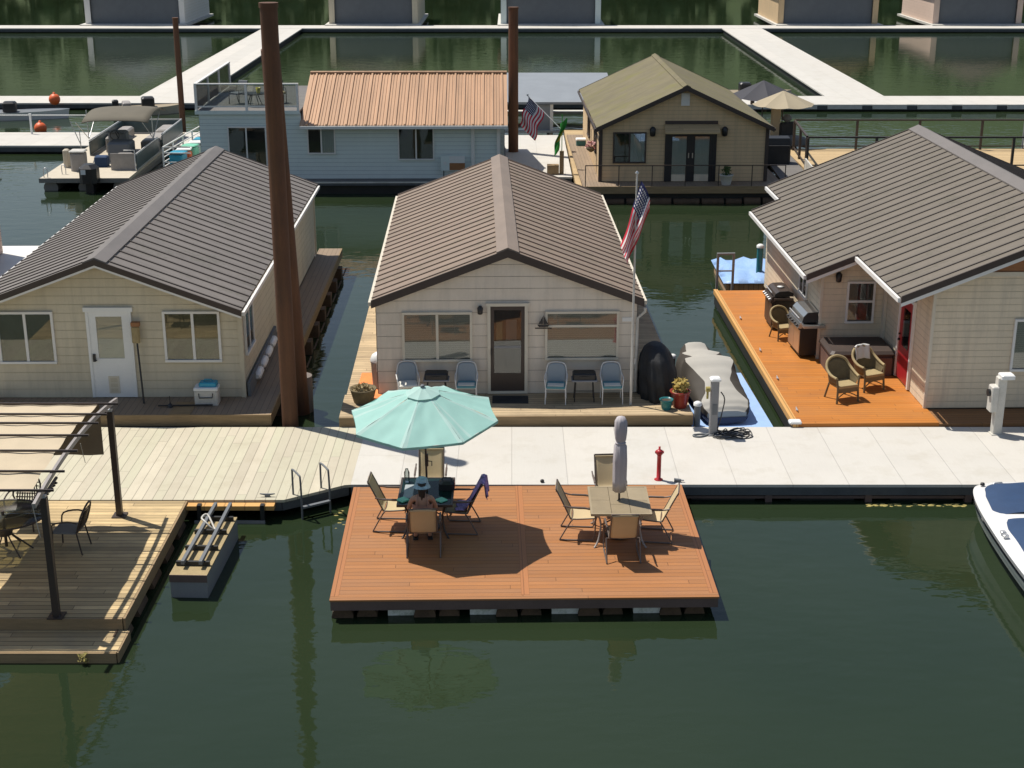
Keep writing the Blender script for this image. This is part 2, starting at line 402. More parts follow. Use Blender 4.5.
# ------------------------------------------------------------------ world, sun, camera
w = bpy.data.worlds.new('World'); sc.world = w; w.use_nodes = True
wn = w.node_tree; bg = wn.nodes['Background']
sky = wn.nodes.new('ShaderNodeTexSky'); sky.sky_type = 'NISHITA'; sky.sun_disc = False
SUN_EL = rad(63.5); sd = Vector((-.845, .535, 0)).normalized() * math.cos(SUN_EL) + Vector((0, 0, math.sin(SUN_EL)))
sky.sun_elevation = SUN_EL; sky.sun_rotation = math.atan2(sd.x, sd.y)
sky.air_density = 1.0; sky.dust_density = .7; sky.ozone_density = 1.0
tcw = wn.nodes.new('ShaderNodeTexCoord'); spw = wn.nodes.new('ShaderNodeSeparateXYZ'); wn.links.new(tcw.outputs['Generated'], spw.inputs[0])
hz = remap(wn, spw.outputs[2], .02, .62, 1, 0)                     # pale summer haze low in the sky
cl = remap(wn, noise(wn, tcw.outputs['Generated'], 3.2, 6, .6), .42, .68, .55, 1.0)
hz = math_node(wn, 'MULTIPLY', math_node(wn, 'MULTIPLY', hz, cl), .72)
skc = mixc(wn, hz, sky.outputs[0], (5.2, 5.6, 5.5))
wn.links.new(skc, bg.inputs[0]); bg.inputs[1].default_value = .085
ld = bpy.data.lights.new('sun', 'SUN'); ld.energy = 4.7; ld.angle = rad(.5); ld.color = (1, .945, .86)
lo = bpy.data.objects.new('sun', ld); COL.objects.link(lo); lo.rotation_euler = sd.to_track_quat('Z', 'Y').to_euler(); lo.location = (0, 30, 60)
cd = bpy.data.cameras.new('camera'); cam = bpy.data.objects.new('camera', cd); COL.objects.link(cam); sc.camera = cam
cam.location = (0, 0, 11.5); cam.rotation_euler = (rad(90 - 18.8), 0, 0)
cd.sensor_width = 36; cd.lens = 1450 / 1024 * 36; cd.clip_start = .1; cd.clip_end = 3000
sc.view_settings.view_transform = 'Standard'; sc.view_settings.look = 'None'; sc.view_settings.exposure = 0.20; sc.view_settings.gamma = 1
sc.cycles.max_bounces = 8; sc.cycles.diffuse_bounces = 4; sc.cycles.glossy_bounces = 3; sc.cycles.transparent_max_bounces = 12
sc.cycles.use_denoising = True

ROT = rad(1.37)
# ------------------------------------------------------------------ setting
tag(MB().box(-900, 900, -300, 1500, -3, ZW).build('water', 'water'), kind='structure')

def hill():
    mb = MB(); r = random.Random(5)
    def f(u, v):
        x = -420 + 840 * u; y = 195 + 260 * v
        hgt = 34 + 8 * max(0, min(1, (x + 60) / 160)) + 4 * math.sin(u * 21)
        z = -1 + hgt * (1 - (1 - v) ** 5) + (3.2 * math.sin(x * .16 + 3 * v) * math.cos(y * .2) + r.uniform(-1.8, 1.8)) * min(1, v * 6)
        return (x, y, z)
    mb.grid(f, 150, 40, 0); return mb
tag(hill().build('hill', 'tree_leaf'), kind='structure')
# leafy bank at the foot of the hill: one mass
def bank():
    mb = MB(); r = random.Random(8)
    for i in range(420):
        x = r.uniform(-160, 160); y = r.uniform(186, 205); hh = r.uniform(4, 12)
        for k in range(7):
            a = r.uniform(0, 6.3); q = r.uniform(.4, 1) * hh * .3
            c = Vector((x + math.cos(a) * q, y + math.sin(a) * q, hh * r.uniform(.15, 1))); s_ = r.uniform(.8, 2)
            n1 = Vector((r.uniform(-1, 1), r.uniform(-1, 1), r.uniform(-1, 1))).normalized(); n2 = n1.orthogonal().normalized(); n3 = n1.cross(n2)
            mb.add([c + s_ * n2, c + s_ * n3, c - s_ * n2, c - s_ * n3, c + s_ * .7 * n1, c - s_ * .7 * n1],
                   [(0, 1, 4), (1, 2, 4), (2, 3, 4), (3, 0, 4), (1, 0, 5), (2, 1, 5), (3, 2, 5), (0, 3, 5)])
    return mb
tag(bank().build('far_trees', 'tree_leaf'), 'distant green trees massed along the river bank', 'trees', kind='stuff')

# main walkway: smooth white part and boarded beige part
YF, YN = 30.76, 27.40
mb = MB(); mb.box(-3.30, 24, YN, YF, -.06, 0)
PW = tag(mb.build('dock_path', 'walk_white'), kind='structure')
mb = MB(); mb.prism([(-26, 26.62, -.06), (-4.55, 26.62, -.06), (-3.42, 27.38, -.06), (-3.302, 27.40, -.06), (-3.302, YF, -.06), (-26, YF, -.06)], (0, 0, .058))
tag(mb.build('dock_path', 'walk_beige'), kind='structure')
mb = MB()
mb.box(-3.30, 24, YN + .01, YN + .08, -.24, -.062, 0); mb.box(-26, -4.6, 26.63, 26.70, -.24, -.062, 0)
mb.beam((-4.6, 26.66, -.152), (-3.36, 27.44, -.152), .07, .176, 0)
mb.box(-26, 24, YF - .08, YF - .01, -.24, -.062, 0)
mb.box(-26, 24, 27.7, YF - .3, -.34, -.10, 1)
for i in range(24):
    x = -25 + i * 2.05
    if -4.8 < x < -2.9: continue
    mb.box(x, x + 1.3, YN + .12, YN + .9, -.55, -.25, 1)
    mb.box(x, x + 1.3, YF - .9, YF - .12, -.55, -.25, 1)
    mb.box(x + 1.5, x + 1.64, YN + .02, YN + .3, -.42, -.245, 2)
mb.box(-3.3, 24, YN + .05, YN + .12, -.33, -.27, 2)
mb.build('float_base', ['fascia_grey', 'float_black', 'fascia_dark'], PW)
def algae(name, x0, x1, y0, y1, seed):
    r = random.Random(seed); mb = MB()
    n = int((x1 - x0) * 60)
    for i in range(n):
        x = r.uniform(x0, x1); y = r.uniform(y0, y1); q = r.uniform(.015, .05)
        mb.lathe([(q, 0), (q * .8, q * .25), (.0001, q * .4)], 6, (x, y, ZW - .01), 0, True, 1.5, .8)
    return tag(mb.build(name, 'foam_yellow'), 'yellowish foam and weed caught at the water line', 'weed', kind='stuff')
algae('pond_weed', 7.2, 9.3, 27.20, 27.34, 1); algae('pond_weed', -3.6, -3.2, 26.0, 27.0, 2)

# far walkways of the marina
def walkway(x0, x1, y0, y1, z=0, m='walk_white', panels=False):
    mb = MB(); mb.box(x0, x1, y0, y1, z - .08, z)
    pw_ = tag(mb.build('dock_path', m), kind='structure')
    mb = MB(); mb.box(x0 + .02, x1 - .02, y0 + .03, y0 + .1, z - .3, z - .082, 0); mb.box(x0 + .1, x1 - .1, y0 + .3, y1 - .3, ZW - .1, z - .09, 1)
    if panels:
        x = x0 + .3
        while x < x1 - 2.2: mb.box(x, x + 1.95, y0 - .04, y0 + .028, z - .26, z - .01, 2); x += 2.55
    mb.build('float_base', ['fascia_grey', 'float_black', 'dirty_white'], pw_)
walkway(-60, 12.5, 83.6, 86.6); walkway(12.52, 60, 83.0, 86.6, 0, 'walk_white', True)
walkway(-60, -13.6, 69.0, 73.0)                       # pontoon boat's dock
walkway(-30, -22.9, 62.5, 64.6, .02)                    # finger beside it
walkway(-70, 70, 131, 134)
walkway(-8.2, 2.55, 60.9, 72.0, .02)                  # white dock between the two far houses
walkway(-22, -18.5, 86.62, 131, -.01); walkway(18.5, 22, 86.62, 131, -.01)
# sandy side deck beside the brown house
mb = MB(); mb.prism([(2.62, 58.0, -.15), (3.6, 58.0, -.15), (4.0, 73.6, -.15), (2.62, 73.6, -.15)], (0, 0, .22))
tag(mb.build('path', 'tan_deck'), kind='structure')
# ------------------------------------------------------------------ house kit (local frame: x along the front wall, y inwards, z up)
def lap_wall(mb, T, x0, x1, z0, ztop, pitch, m=0, gable=None, d=.016, gm=1, g=.012):
    """courses of lapped boards on the plane y=0, lower edge proud towards -y; gable=(centre, apex z, slope)"""
    keep = mb.T; mb.T = keep @ T
    z = z0
    while z < ztop - 1e-4:
        zt = min(z + pitch, ztop)
        a0, b0, a1, b1 = x0, x1, x0, x1
        if gable:
            c, az, sl = gable
            a0 = max(x0, c - (az - z) / sl); b0 = min(x1, c + (az - z) / sl)
            a1 = max(x0, c - (az - zt) / sl); b1 = min(x1, c + (az - zt) / sl)
        if b0 - a0 > .02:
            if b1 - a1 < .02: a1 = b1 = (a1 + b1) / 2
            q = z + g
            mb.add([(a0, -d, q), (b0, -d, q), (b1, -d + .004, zt), (a1, -d + .004, zt), (a0, 0, q), (b0, 0, q)], [(0, 1, 2, 3), (4, 5, 1, 0)], m)
            mb.add([(a0, -.004, z - .006), (b0, -.004, z - .006), (b0, -.004, q + .002), (a0, -.004, q + .002)], [(0, 1, 2, 3)], gm)  # darker strip paints the shade in the groove under each lip
        z = zt
    mb.T = keep
def plane_T(x, y, ang): return Matrix.Translation((x, y, 0)) @ Matrix.Rotation(ang, 4, 'Z')
LEFT_WALL, RIGHT_WALL = -PI / 2, PI / 2     # outward normal -x / +x
def window(root, T, xa, xb, za, zb, frame='trim_white', split='v', inside='blinds', at=.5, gl='glass', fw=.055, name='window'):
    mb = MB(T); d = .07
    mb.box(xa, xb, -d, -.018, zb - fw, zb); mb.box(xa, xb, -d - .02, -.018, za, za + fw)
    mb.box(xa, xa + fw, -d + .003, -.018, za + fw, zb - fw); mb.box(xb - fw, xb, -d + .003, -.018, za + fw, zb - fw)
    xm = xa + (xb - xa) * at; zm = za + (zb - za) * at
    if split == 'v': mb.box(xm - .03, xm + .03, -d + .008, -.018, za + fw, zb - fw)
    if split == 'h': mb.box(xa + fw, xb - fw, -d + .008, -.018, zm - .028, zm + .028)
    f = mb.build(name, frame, root)
    g = MB(T); g.box(xa + fw, xb - fw, -.048, -.042, za + fw, zb - fw); g.build('pane', gl, f)
    b = MB(T); b.box(xa + fw, xb - fw, -.022, -.019, za + fw, zb - fw)
    if inside == 'blinds':
        b.m = [0] * len(b.m); z = za + fw + .02
        while z < zb - fw - .02:
            b.add([(xa + fw, -.038, z), (xb - fw, -.038, z), (xb - fw, -.029, z + .047), (xa + fw, -.029, z + .047)], [(0, 1, 2, 3)], 1); z += .052
        b.build('blind', ['room_dark', 'blind'], f)
    elif inside == 'curtain':
        wv = xb - xa - 2 * fw
        b.grid(lambda u, v: (xa + fw + wv * (.5 + .5 * u), -.031 + .006 * math.sin(u * 40), za + fw + (zb - za - 2 * fw) * v), 30, 1, 1)
        b.build('curtain', ['room_dark', 'curtain'], f)
    else: b.build('room_backing', inside, f)
    return f
def roof_slope(mb, ridge, eave, y0, y1, th=.07, pitch=.5, seam_m=1, m=0, off=.22, sw=.056, sh=.024):
    """ridge/eave = (x, z); slab from y0 to y1 with raised ribs running ridge to eave"""
    (xr, zr), (xe, ze) = ridge, eave
    n = Vector((-(ze - zr), 0, xe - xr)); n = n.normalized()
    if n.z < 0: n = -n
    t = n * th
    mb.prism([(xr, y0, zr), (xe, y0, ze), (xe, y1, ze), (xr, y1, zr)] if True else [], -t, m)
    y = y0 + off
    while y < y1 - .05:
        a = Vector((xr, y, zr)); b = Vector((xe, y, ze)); q = n * sh; h = Vector((0, sw / 2, 0)); e = n * -.004
        vs = [a + e - h, b + e - h, b + e + h, a + e + h, a + q - h * .8, b + q - h * .8, b + q + h * .8, a + q + h * .8]
        mb.add(vs, [(0, 1, 5, 4), (2, 3, 7, 6), (4, 5, 6, 7), (1, 2, 6, 5), (3, 0, 4, 7)], seam_m); y += pitch
def gable_roof(root, xc, hw, za, ze, y0, y1, mats, rake='rake_dark', cap='cap_grey', gut='trim_white', under=None, capw=.28, pitch=.5, ribs=True):
    mb = MB(); sl = (za - ze) / hw
    for sg in (-1, 1): roof_slope(mb, (xc, za), (xc + sg * hw, ze), y0, y1, pitch=pitch if ribs else 1e6, off=.22 if ribs else 1e5)
    r = mb.build('roof', mats, root)
    c = MB(); q = .045
    for sg in (-1, 1):
        x1 = xc + sg * capw
        c.prism([(xc, y0 - .02, za + q + .012), (x1, y0 - .02, za - sl * capw + q), (x1, y1 + .02, za - sl * capw + q), (xc, y1 + .02, za + q + .012)], (0, 0, -.04), 0)
    c.build('ridge_cap', cap, r)
    k = MB()
    for yy, s_ in ((y0, -1), (y1, 1)):
        for sg in (-1, 1):
            xe = xc + sg * (hw + .01)
            p = [(xc, yy, za + .015), (xe, yy, ze + .015), (xe, yy, ze - .125), (xc, yy, za - .125)]
            k.prism(p, (0, s_ * .035, 0), 0)
            p = [(xc, yy + s_ * .006, za - .127), (xe, yy + s_ * .006, ze - .127), (xe, yy + s_ * .006, ze - .175), (xc, yy + s_ * .006, za - .175)]
            k.prism(p, (0, s_ * .022, 0), 1)
    build_each(k, 'rake_board', [rake, under or rake], root)
    g = MB()
    for sg in (-1, 1):
        xe = xc + sg * hw
        xs = sorted((xe + sg * .012, xe + sg * .075))
        g.box(xs[0], xs[1], y0 + .03, y1 - .03, ze - .13, ze - .04)
    build_each(g, 'gutter', gut, root)
    return r
def gable_shell(root, xc, hw, z0, zwall, za, sl, L_, siding, pitch=.2, corner=None):
    mb = MB()
    lap_wall(mb, plane_T(0, 0, 0), xc - hw, xc + hw, z0, za - .12, pitch, 0, (xc, za - .1, sl))
    lap_wall(mb, plane_T(0, L_, PI), -xc - hw, -xc + hw, z0, za - .12, pitch, 0, (-xc, za - .1, sl))
    zs = za - .1 - sl * hw
    lap_wall(mb, plane_T(xc - hw, L_, LEFT_WALL), 0, L_, z0, zs, pitch)
    lap_wall(mb, plane_T(xc + hw, 0, RIGHT_WALL), 0, L_, z0, zs, pitch)
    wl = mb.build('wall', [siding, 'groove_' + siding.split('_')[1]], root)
    if corner:
        c = MB()
        for x in (xc - hw, xc + hw):
            for y in (0, L_): c.box(x - .05, x + .05, y - .05, y + .05, z0, zs)
        build_each(c, 'corner_trim', corner, root)
    return wl
def wall_lamp(root, x, y, z, m='black_metal', s=1.0):
    mb = MB(); mb.box(x - .05 * s, x + .05 * s, y - .05, y - .018, z - .08 * s, z + .08 * s)
    mb.lathe([(.03 * s, -.14 * s), (.07 * s, -.12 * s), (.085 * s, .06 * s), (.03 * s, .12 * s)], 10, (x, y - .12, z))
    return mb.build('wall_lamp', m, root)
def float_body(root, x0, x1, y0, y1, ztop, side='fascia_dark', logs='old_log'):
    mb = MB(); mb.box(x0 + .12, x1 - .12, y0 + .12, y1 - .12, ZW - .05, ztop, 0)
    y = y0 + .4
    while y < y1 - .5:
        mb.tube([(x0 + .05, y, ZW + .05), (x1 - .05, y, ZW + .05)], .2, 10, 1); y += 1.4
    return mb.build('float_base', [side, logs], root)

# ------------------------------------------------------------------ middle float home
seat(0, .57, -.18)
h = thing('float_home', 'pale grey float home with brown ribbed roof and dark screen door, behind the aqua umbrella', 'float home', (-.12, 31.88, 0), ROT)
h.scale = (1.035, 1, 1)
gable_shell(h, 0, 2.93, .40, 2.7, 3.92, .385, 11.6, 'siding_white', .285)
gable_roof(h, .02, 3.04, 3.92, 2.73, -.16, 12.2, ['roof_brown', 'seam_brown'], 'rake_dark', 'cap_brown', 'trim_cream', capw=.25)
d = MB(); d.box(-3.70, 4.06, -1.56, -.02, .30, .40, 0)
d.box(-3.66, -2.96, 0, 11.9, .30, .40, 0); d.box(2.96, 4.0, 0, 11.9, .30, .40, 0)
d.box(-3.0, 3.0, -.02, 11.8, .28, .395, 0)
d.build('deck', 'old_wood', h)
d = MB(); d.box(-3.70, 4.06, -1.60, -1.562, .16, .395, 0); d.box(-3.68, 4.04, -1.56, -1.5, -.1, .14, 1); d.build('deck_fascia', ['fascia_wood', 'old_log'], h)
float_body(h, -3.6, 3.95, -1.5, 11.8, .29)
IT = Matrix()
window(h, IT, -2.36, -.78, 1.22, 2.42, 'trim_cream', 'v', 'blinds', .5)
window(h, IT, .86, 2.53, 1.24, 2.42, 'trim_cream', 'h', 'blinds', .70)
mb = MB(); xa, xb, za, zb = -.44, .47, .42, 2.56
mb.box(xa, xa + .07, -.08, -.018, za, zb); mb.box(xb - .07, xb, -.08, -.018, za, zb); mb.box(xa - .03, xb + .03, -.09, -.018, zb - .0, zb + .07); mb.box(xa + .07, xb - .07, -.08, -.018, za, za + .06)
dr = mb.build('door', 'trim_cream', h)
mb = MB(); mb.box(xa + .07, xb - .07, -.055, -.03, za + .06, za + .5, 0); mb.box(xa + .07, xa + .15, -.055, -.03, za + .5, zb, 0); mb.box(xb - .15, xb - .07, -.055, -.03, za + .5, zb, 0)
mb.box(xa + .15, xb - .15, -.055, -.03, zb - .1, zb, 0); mb.box(xa + .15, xb - .15, -.055, -.03, za + 1.12, za + 1.17, 1)
mb.build('screen_frame', ['bronze_metal', 'grey_plastic'], dr)
mb = MB(); mb.box(xa + .15, xb - .15, -.046, -.042, za + .5, zb - .1); mb.build('pane', 'glass', dr)
mb = MB(); mb.box(xa + .08, xb - .08, -.027, -.02, za + .06, zb, 0); mb.box(xa + .2, xa + .34, -.029, -.027, za + 1.3, za + 1.75, 1); mb.box(xa + .42, xa + .66, -.029, -.027, za + 1.3, za + 1.8, 2); mb.build('room_backing', ['room_dark', 'room_olive', 'slate_grey'], dr)
mb = MB(); mb.box(xa + .075, xa + .1, -.11, -.055, za + .95, za + 1.1); mb.build('handle', 'black_metal', dr)
wall_lamp(h, -.60, 0, 2.49, 'black_metal', .8)
mb = MB(); mb.box(2.60, 2.84, -.03, -.017, 2.16, 2.26); mb.build('house_plaque', 'trim_white', h)
mb = MB(); mb.tube([(3.10, -.12, 2.52), (3.10, -.10, 2.42), (2.94, -.07, 2.25), (2.94, -.07, .45)], .035, 8); mb.build('downspout', 'dirty_white', h)
for s_ in (-1, 1):
    T = plane_T(-2.93, 11.6, LEFT_WALL) if s_ < 0 else plane_T(2.93, 0, RIGHT_WALL)
    window(h, T, 1.0 if s_ > 0 else 9.4, 2.2 if s_ > 0 else 10.6, 1.2, 2.3, 'trim_cream', 'v', 'room_dark')
    window(h, T, 5.2, 6.6, 1.2, 2.3, 'trim_cream', 'v', 'curtain')

# ------------------------------------------------------------------ tan float home on the west side
seat(-.14, .55, -.17)
h = thing('float_home', 'tan sided float home with white door, grey ribbed roof and white sliding windows', 'float home', (-9.24, 31.60, 0), rad(.6))
h.scale = (1.03, 1, 1)
gable_shell(h, 0, 3.0, .40, 2.6, 3.86, .385, 14.1, 'siding_tan', .205, 'siding_tan')
gable_roof(h, 0, 3.12, 3.83, 2.63, -.48, 14.5, ['roof_grey', 'seam_grey'], 'rake_dark', 'cap_grey', 'trim_white', 'trim_white', .26)
mb = MB(); mb.box(-3.6, 3.74, -1.22, -.02, .28, .40); mb.box(3.04, 3.74, -.02, 14.9, .28, .40); mb.box(-3.0, 3.0, 0, 14.0, .27, .39); mb.box(-3.7, -3.04, 0, 14.9, .28, .40)
mb.build('deck', 'brown_deck', h)
mb = MB(); mb.box(-3.6, 3.74, -1.26, -1.222, .14, .40, 0); mb.box(3.742, 3.78, -1.26, 14.9, .14, .40, 0); mb.build('deck_fascia', 'fascia_wood', h)
mb = MB()
for i in range(9): mb.box(3.5, 3.9, .4 + i * 1.6, .8 + i * 1.6, ZW - .1, .13, 0); mb.tube([(3.9, .9 + i * 1.6, ZW + .02), (3.9, 1.9 + i * 1.6, ZW + .02)], .16, 8, 1)
mb.box(-3.5, 3.5, -1.1, 14.8, ZW, .26, 2); mb.build('float_base', ['old_log', 'old_log', 'float_black'], h)
window(h, IT, -2.44, -1.16, 1.25, 2.50, 'trim_white', 'v', 'room_olive', .5)
window(h, IT, 1.28, 2.56, 1.28, 2.50, 'trim_white', 'v', 'room_olive', .52)
mb = MB(); xa, xb, za, zb = -.37, .53, .42, 2.50
mb.box(xa - .06, xa, -.07, -.018, za, zb); mb.box(xb, xb + .06, -.07, -.018, za, zb); mb.box(xa - .10, xb + .10, -.08, -.018, zb, zb + .10)
mb.box(xa, xb, -.05, -.018, za, za + .95); mb.box(xa, xa + .16, -.05, -.018, za + .95, zb); mb.box(xb - .16, xb, -.05, -.018, za + .95, zb); mb.box(xa + .16, xb - .16, -.05, -.018, zb - .12, zb)
dr = mb.build('door', 'white_plastic', h)
mb = MB(); mb.box(xa + .16, xb - .16, -.036, -.032, za + .95, zb - .12); mb.build('pane', 'glass', dr)
mb = MB(); mb.box(xa + .16, xb - .16, -.026, -.02, za + .95, zb - .12, 0)
for k in range(10): mb.box(xa + .17, xb - .17, -.029, -.026, za + .97 + k * .1, za + 1.04 + k * .1, 0)
mb.build('blind', 'trim_white', dr)
mb = MB(); mb.box(xa + .33, xb - .33, -.066, -.048, za + .1, za + .52, 0); mb.box(xa + .37, xb - .37, -.07, -.06, za + .13, za + .22, 1); mb.box(xa + .37, xb - .37, -.07, -.06, za + .25, za + .34, 1); mb.box(xa + .37, xb - .37, -.07, -.06, za + .37, za + .48, 1)
mb.build('pet_flap', ['trim_cream', 'siding_tan'], dr)
mb = MB(); mb.box(xa + .03, xa + .09, -.09, -.05, za + .88, za + 1.06); mb.tube([(xa + .06, -.1, za + .92), (xa + .12, -.11, za + .92)], .015, 6); mb.build('handle', 'black_metal', dr)
window(h, plane_T(3.0, 0, RIGHT_WALL), .35, 1.5, 1.3, 2.45, 'trim_white', 'v', 'room_dark')
window(h, plane_T(3.0, 0, RIGHT_WALL), 6.0, 7.2, 1.3, 2.45, 'trim_white', 'v', 'curtain')

# ------------------------------------------------------------------ taupe float home with the porch corner
seat(.15, .62, -.22)
h = thing('float_home', 'taupe float home with red door, notched ribbed roof and timber gable beside an orange deck', 'float home', (9.46, 31.20, 0), ROT)
# local: x=0 left face of the front block (red door), y=0 front wall
SL = .40; XR, ZR = 3.30, 4.80
zr = lambda x: ZR - SL * (XR - x)          # west slope
XE0, XE1, XE2 = -.92, -2.16, -1.30          # eave x of front, middle and rear part
Y0, Y1, Y2, Y3 = -.50, 3.42, 11.1, 13.2
mb = MB()
roof_slope(mb, (XR, ZR), (XE0, zr(XE0)), Y0, Y1, off=.3); roof_slope(mb, (XR, ZR), (XE1, zr(XE1)), Y1, Y2, off=.38); roof_slope(mb, (XR, ZR), (XE2, zr(XE2)), Y2, Y3, off=.2)
roof_slope(mb, (XR, ZR), (7.6, ZR - SL * 4.3), Y0, Y3, off=.3)
r_ = mb.build('roof', ['roof_taupe', 'seam_grey'], h)
mb = MB()
for sg in (-1, 1): mb.prism([(XR, Y0 - .02, ZR + .055), (XR + sg * .3, Y0 - .02, ZR + .043 - SL * .3), (XR + sg * .3, Y3 + .02, ZR + .043 - SL * .3), (XR, Y3 + .02, ZR + .055)], (0, 0, -.04))
mb.build('ridge_cap', 'cap_grey', r_)
mb = MB()
def rake(mb, xa, xb, y, sgn=-1):
    f = lambda x: zr(x) if x <= XR else ZR - SL * (x - XR)
    mb.prism([(xa, y, f(xa) + .03), (xb, y, f(xb) + .03), (xb, y, f(xb) - .13), (xa, y, f(xa) - .13)], (0, sgn * .04, 0), 0)
    mb.prism([(xa, y, f(xa) - .133), (xb, y, f(xb) - .133), (xb, y, f(xb) - .22), (xa, y, f(xa) - .22)], (0, sgn * .025, 0), 1)
rake(mb, XE0, XR, Y0); rake(mb, XR, 7.6, Y0); rake(mb, XE2, XR, Y3, 1); rake(mb, XR, 7.6, Y3, 1)
rake(mb, XE1, XE0 + .02, Y1); rake(mb, XE1, XE2, Y2, 1)
build_each(mb, 'rake_board', ['rake_dark', 'trim_white'], h)
mb = MB()
for xe, ya, yb in ((XE0, Y0, Y1), (XE1, Y1 + .02, Y2), (XE2, Y2 + .04, Y3)): mb.box(xe - .075, xe - .012, ya, yb, zr(xe) - .12, zr(xe) - .02)
build_each(mb, 'gutter', 'trim_white', h)
mb = MB(); LB = 11.0
zt = 3.62
lap_wall(mb, plane_T(0, 0, 0), 0, 6.6, .30, 3.55, .155, 0, (XR, ZR - .1, SL))
lap_wall(mb, plane_T(0, 3.8, LEFT_WALL), 0, 3.8, .30, zr(0) - .1, .155)
lap_wall(mb, plane_T(0, 3.8, 0), -1.66, 0, .30, zr(-.0) - .1, .155, 0, (XR, ZR - .1, SL))
lap_wall(mb, plane_T(-1.66, 11.0, LEFT_WALL), 0, 7.2, .30, zr(-1.66) - .1, .155)
lap_wall(mb, plane_T(-1.66, 11.0, PI), -8.2, 0, .30, 2.6, .155)
lap_wall(mb, plane_T(6.6, 0, RIGHT_WALL), 0, 11.0, .30, zr(0) - .1, .155)
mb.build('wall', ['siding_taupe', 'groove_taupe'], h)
mb = MB(); mb.prism([(XR - (ZR - 3.56) / SL, -.03, 3.56), (XR + (ZR - 3.56) / SL, -.03, 3.56), (XR, -.03, ZR - .1)], (0, .03, 0), 0); mb.build('gable_panel', 'gable_wood', h)
mb = MB(); mb.box(.36, 6.4, -.055, -.02, 3.46, 3.56); mb.box(-.035, .035, -.035, .035, .30, zr(0) - .1); mb.box(-1.695, -1.625, 3.765, 3.83, .30, zr(-1.66) - .12); mb.box(-.09, -.02, 3.6, 3.78, .30, zr(-.05) - .12)
build_each(mb, 'corner_trim', 'trim_cream', h)
T = plane_T(0, 3.8, 0)
window(h, T, -1.03, -.30, 1.26, 2.36, 'trim_white', 'h', 'room_dark', .52)
window(h, plane_T(-1.66, 11.0, LEFT_WALL), 4.85, 5.75, 1.45, 2.35, 'trim_white', 'v', 'room_dark')
window(h, IT, 1.88, 3.2, 1.2, 2.45, 'trim_white', 'v', 'blinds')
T = plane_T(0, 3.8, LEFT_WALL)       # along the wall: x runs from the notch towards the viewer
mb = MB(T); xa, xb, za, zb = 1.52, 2.52, .33, 2.42
mb.box(xa - .09, xa, -.08, -.018, za, zb); mb.box(xb, xb + .09, -.08, -.018, za, zb); mb.box(xa - .09, xb + .09, -.08, -.018, zb, zb + .09)
fr = mb.build('door_frame', 'trim_white', h)
mb = MB(T); mb.box(xa, xb, -.05, -.018, za + .03, zb); dr = mb.build('door', 'red_door', h)
mb = MB(T); mb.box(xa + .28, xb - .2, -.062, -.051, za + .9, zb - .25); mb.build('pane', 'glass', dr)
mb = MB(T); mb.tube([(xa + .09, -.1, za + .98), (xa + .09, -.05, za + .98)], .03, 8); mb.tube([(xa + .09, -.09, za + 1.12), (xa + .09, -.05, za + 1.12)], .025, 8); mb.build('handle', 'black_metal', dr)
for nm, (x, y, z) in (('a', (-.22, 3.8, 2.45)), ('b', (-1.28, 3.8, 2.5))): wall_lamp(h, x, y, z, 'black_metal')
mb = MB()
mb.prism([(-3.18, -1.0, .20), (.05, -1.0, .20), (.05, 3.78, .20), (-1.68, 3.78, .20), (-1.68, 10.55, .20), (-3.18, 10.55, .20)], (0, 0, .10))
mb.box(-1.05, 6.6, 10.552, 14.2, .2, .298)
mb.build('deck', 'orange_deck', h)
mb = MB(); mb.box(-3.28, -3.16, -1.02, 10.57, .20, .335); mb.build('deck_edge', 'orange_edge', h)
mb = MB(); mb.box(.052, 7.2, -1.0, .0, .16, .27, 0); mb.build('front_step', 'porch_wood', h)
mb = MB(); mb.box(-3.26, 7.2, -1.05, -1.022, .06, .195, 0); mb.box(-3.26, -3.18, -1.0, 10.5, -.1, .198, 1); mb.build('deck_fascia', ['fascia_grey', 'float_black'], h)
mb = MB(); mb.box(-3.16, 7.1, -.95, 10.4, ZW - .1, .19, 0); mb.box(-1.0, 6.5, 10.401, 13.8, ZW - .1, .19, 0)
for i in range(0): mb.tube([(-3.16, .2 + i * 1.8, ZW - .05), (-3.16, 1.5 + i * 1.8, ZW - .05)], .12, 8, 1)
mb.build('float_base', ['float_black', 'old_log'], h)

seat()
# ------------------------------------------------------------------ blue float home with the copper roof
h = thing('float_home', 'long blue-grey float home with copper coloured metal roof and rooftop deck', 'float home', (-6.58, 60.0, 0), rad(.7))
mb = MB()
lap_wall(mb, plane_T(0, 0, 0), -6.28, 6.0, .12, 2.42, .17); lap_wall(mb, plane_T(0, 0, 0), -6.28, -2.1, 2.42, 2.86, .17)
lap_wall(mb, plane_T(-6.28, 8, LEFT_WALL), 0, 8, .12, 2.86, .17); lap_wall(mb, plane_T(6.28, 2.2, RIGHT_WALL), 0, 5.8, .12, 2.4, .17)
lap_wall(mb, plane_T(0, 8, PI), -6.28, 6.28, .12, 2.42, .17); lap_wall(mb, plane_T(0, 2.2, 0), 5.1, 6.28, .12, 2.4, .17)
lap_wall(mb, plane_T(5.1, 0, RIGHT_WALL), 0, 2.2, .12, 2.4, .17)
mb.prism([(-2.1, .01, 2.4), (-2.1, 8, 2.4), (-2.1, 4, 3.84)], (.03, 0, 0), 0); mb.prism([(6.2, .01, 2.4), (6.2, 8, 2.4), (6.2, 4, 3.84)], (.03, 0, 0), 0)
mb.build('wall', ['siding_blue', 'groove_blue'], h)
mb = MB(Matrix.Rotation(PI / 2, 4, 'Z'))      # ridge along x
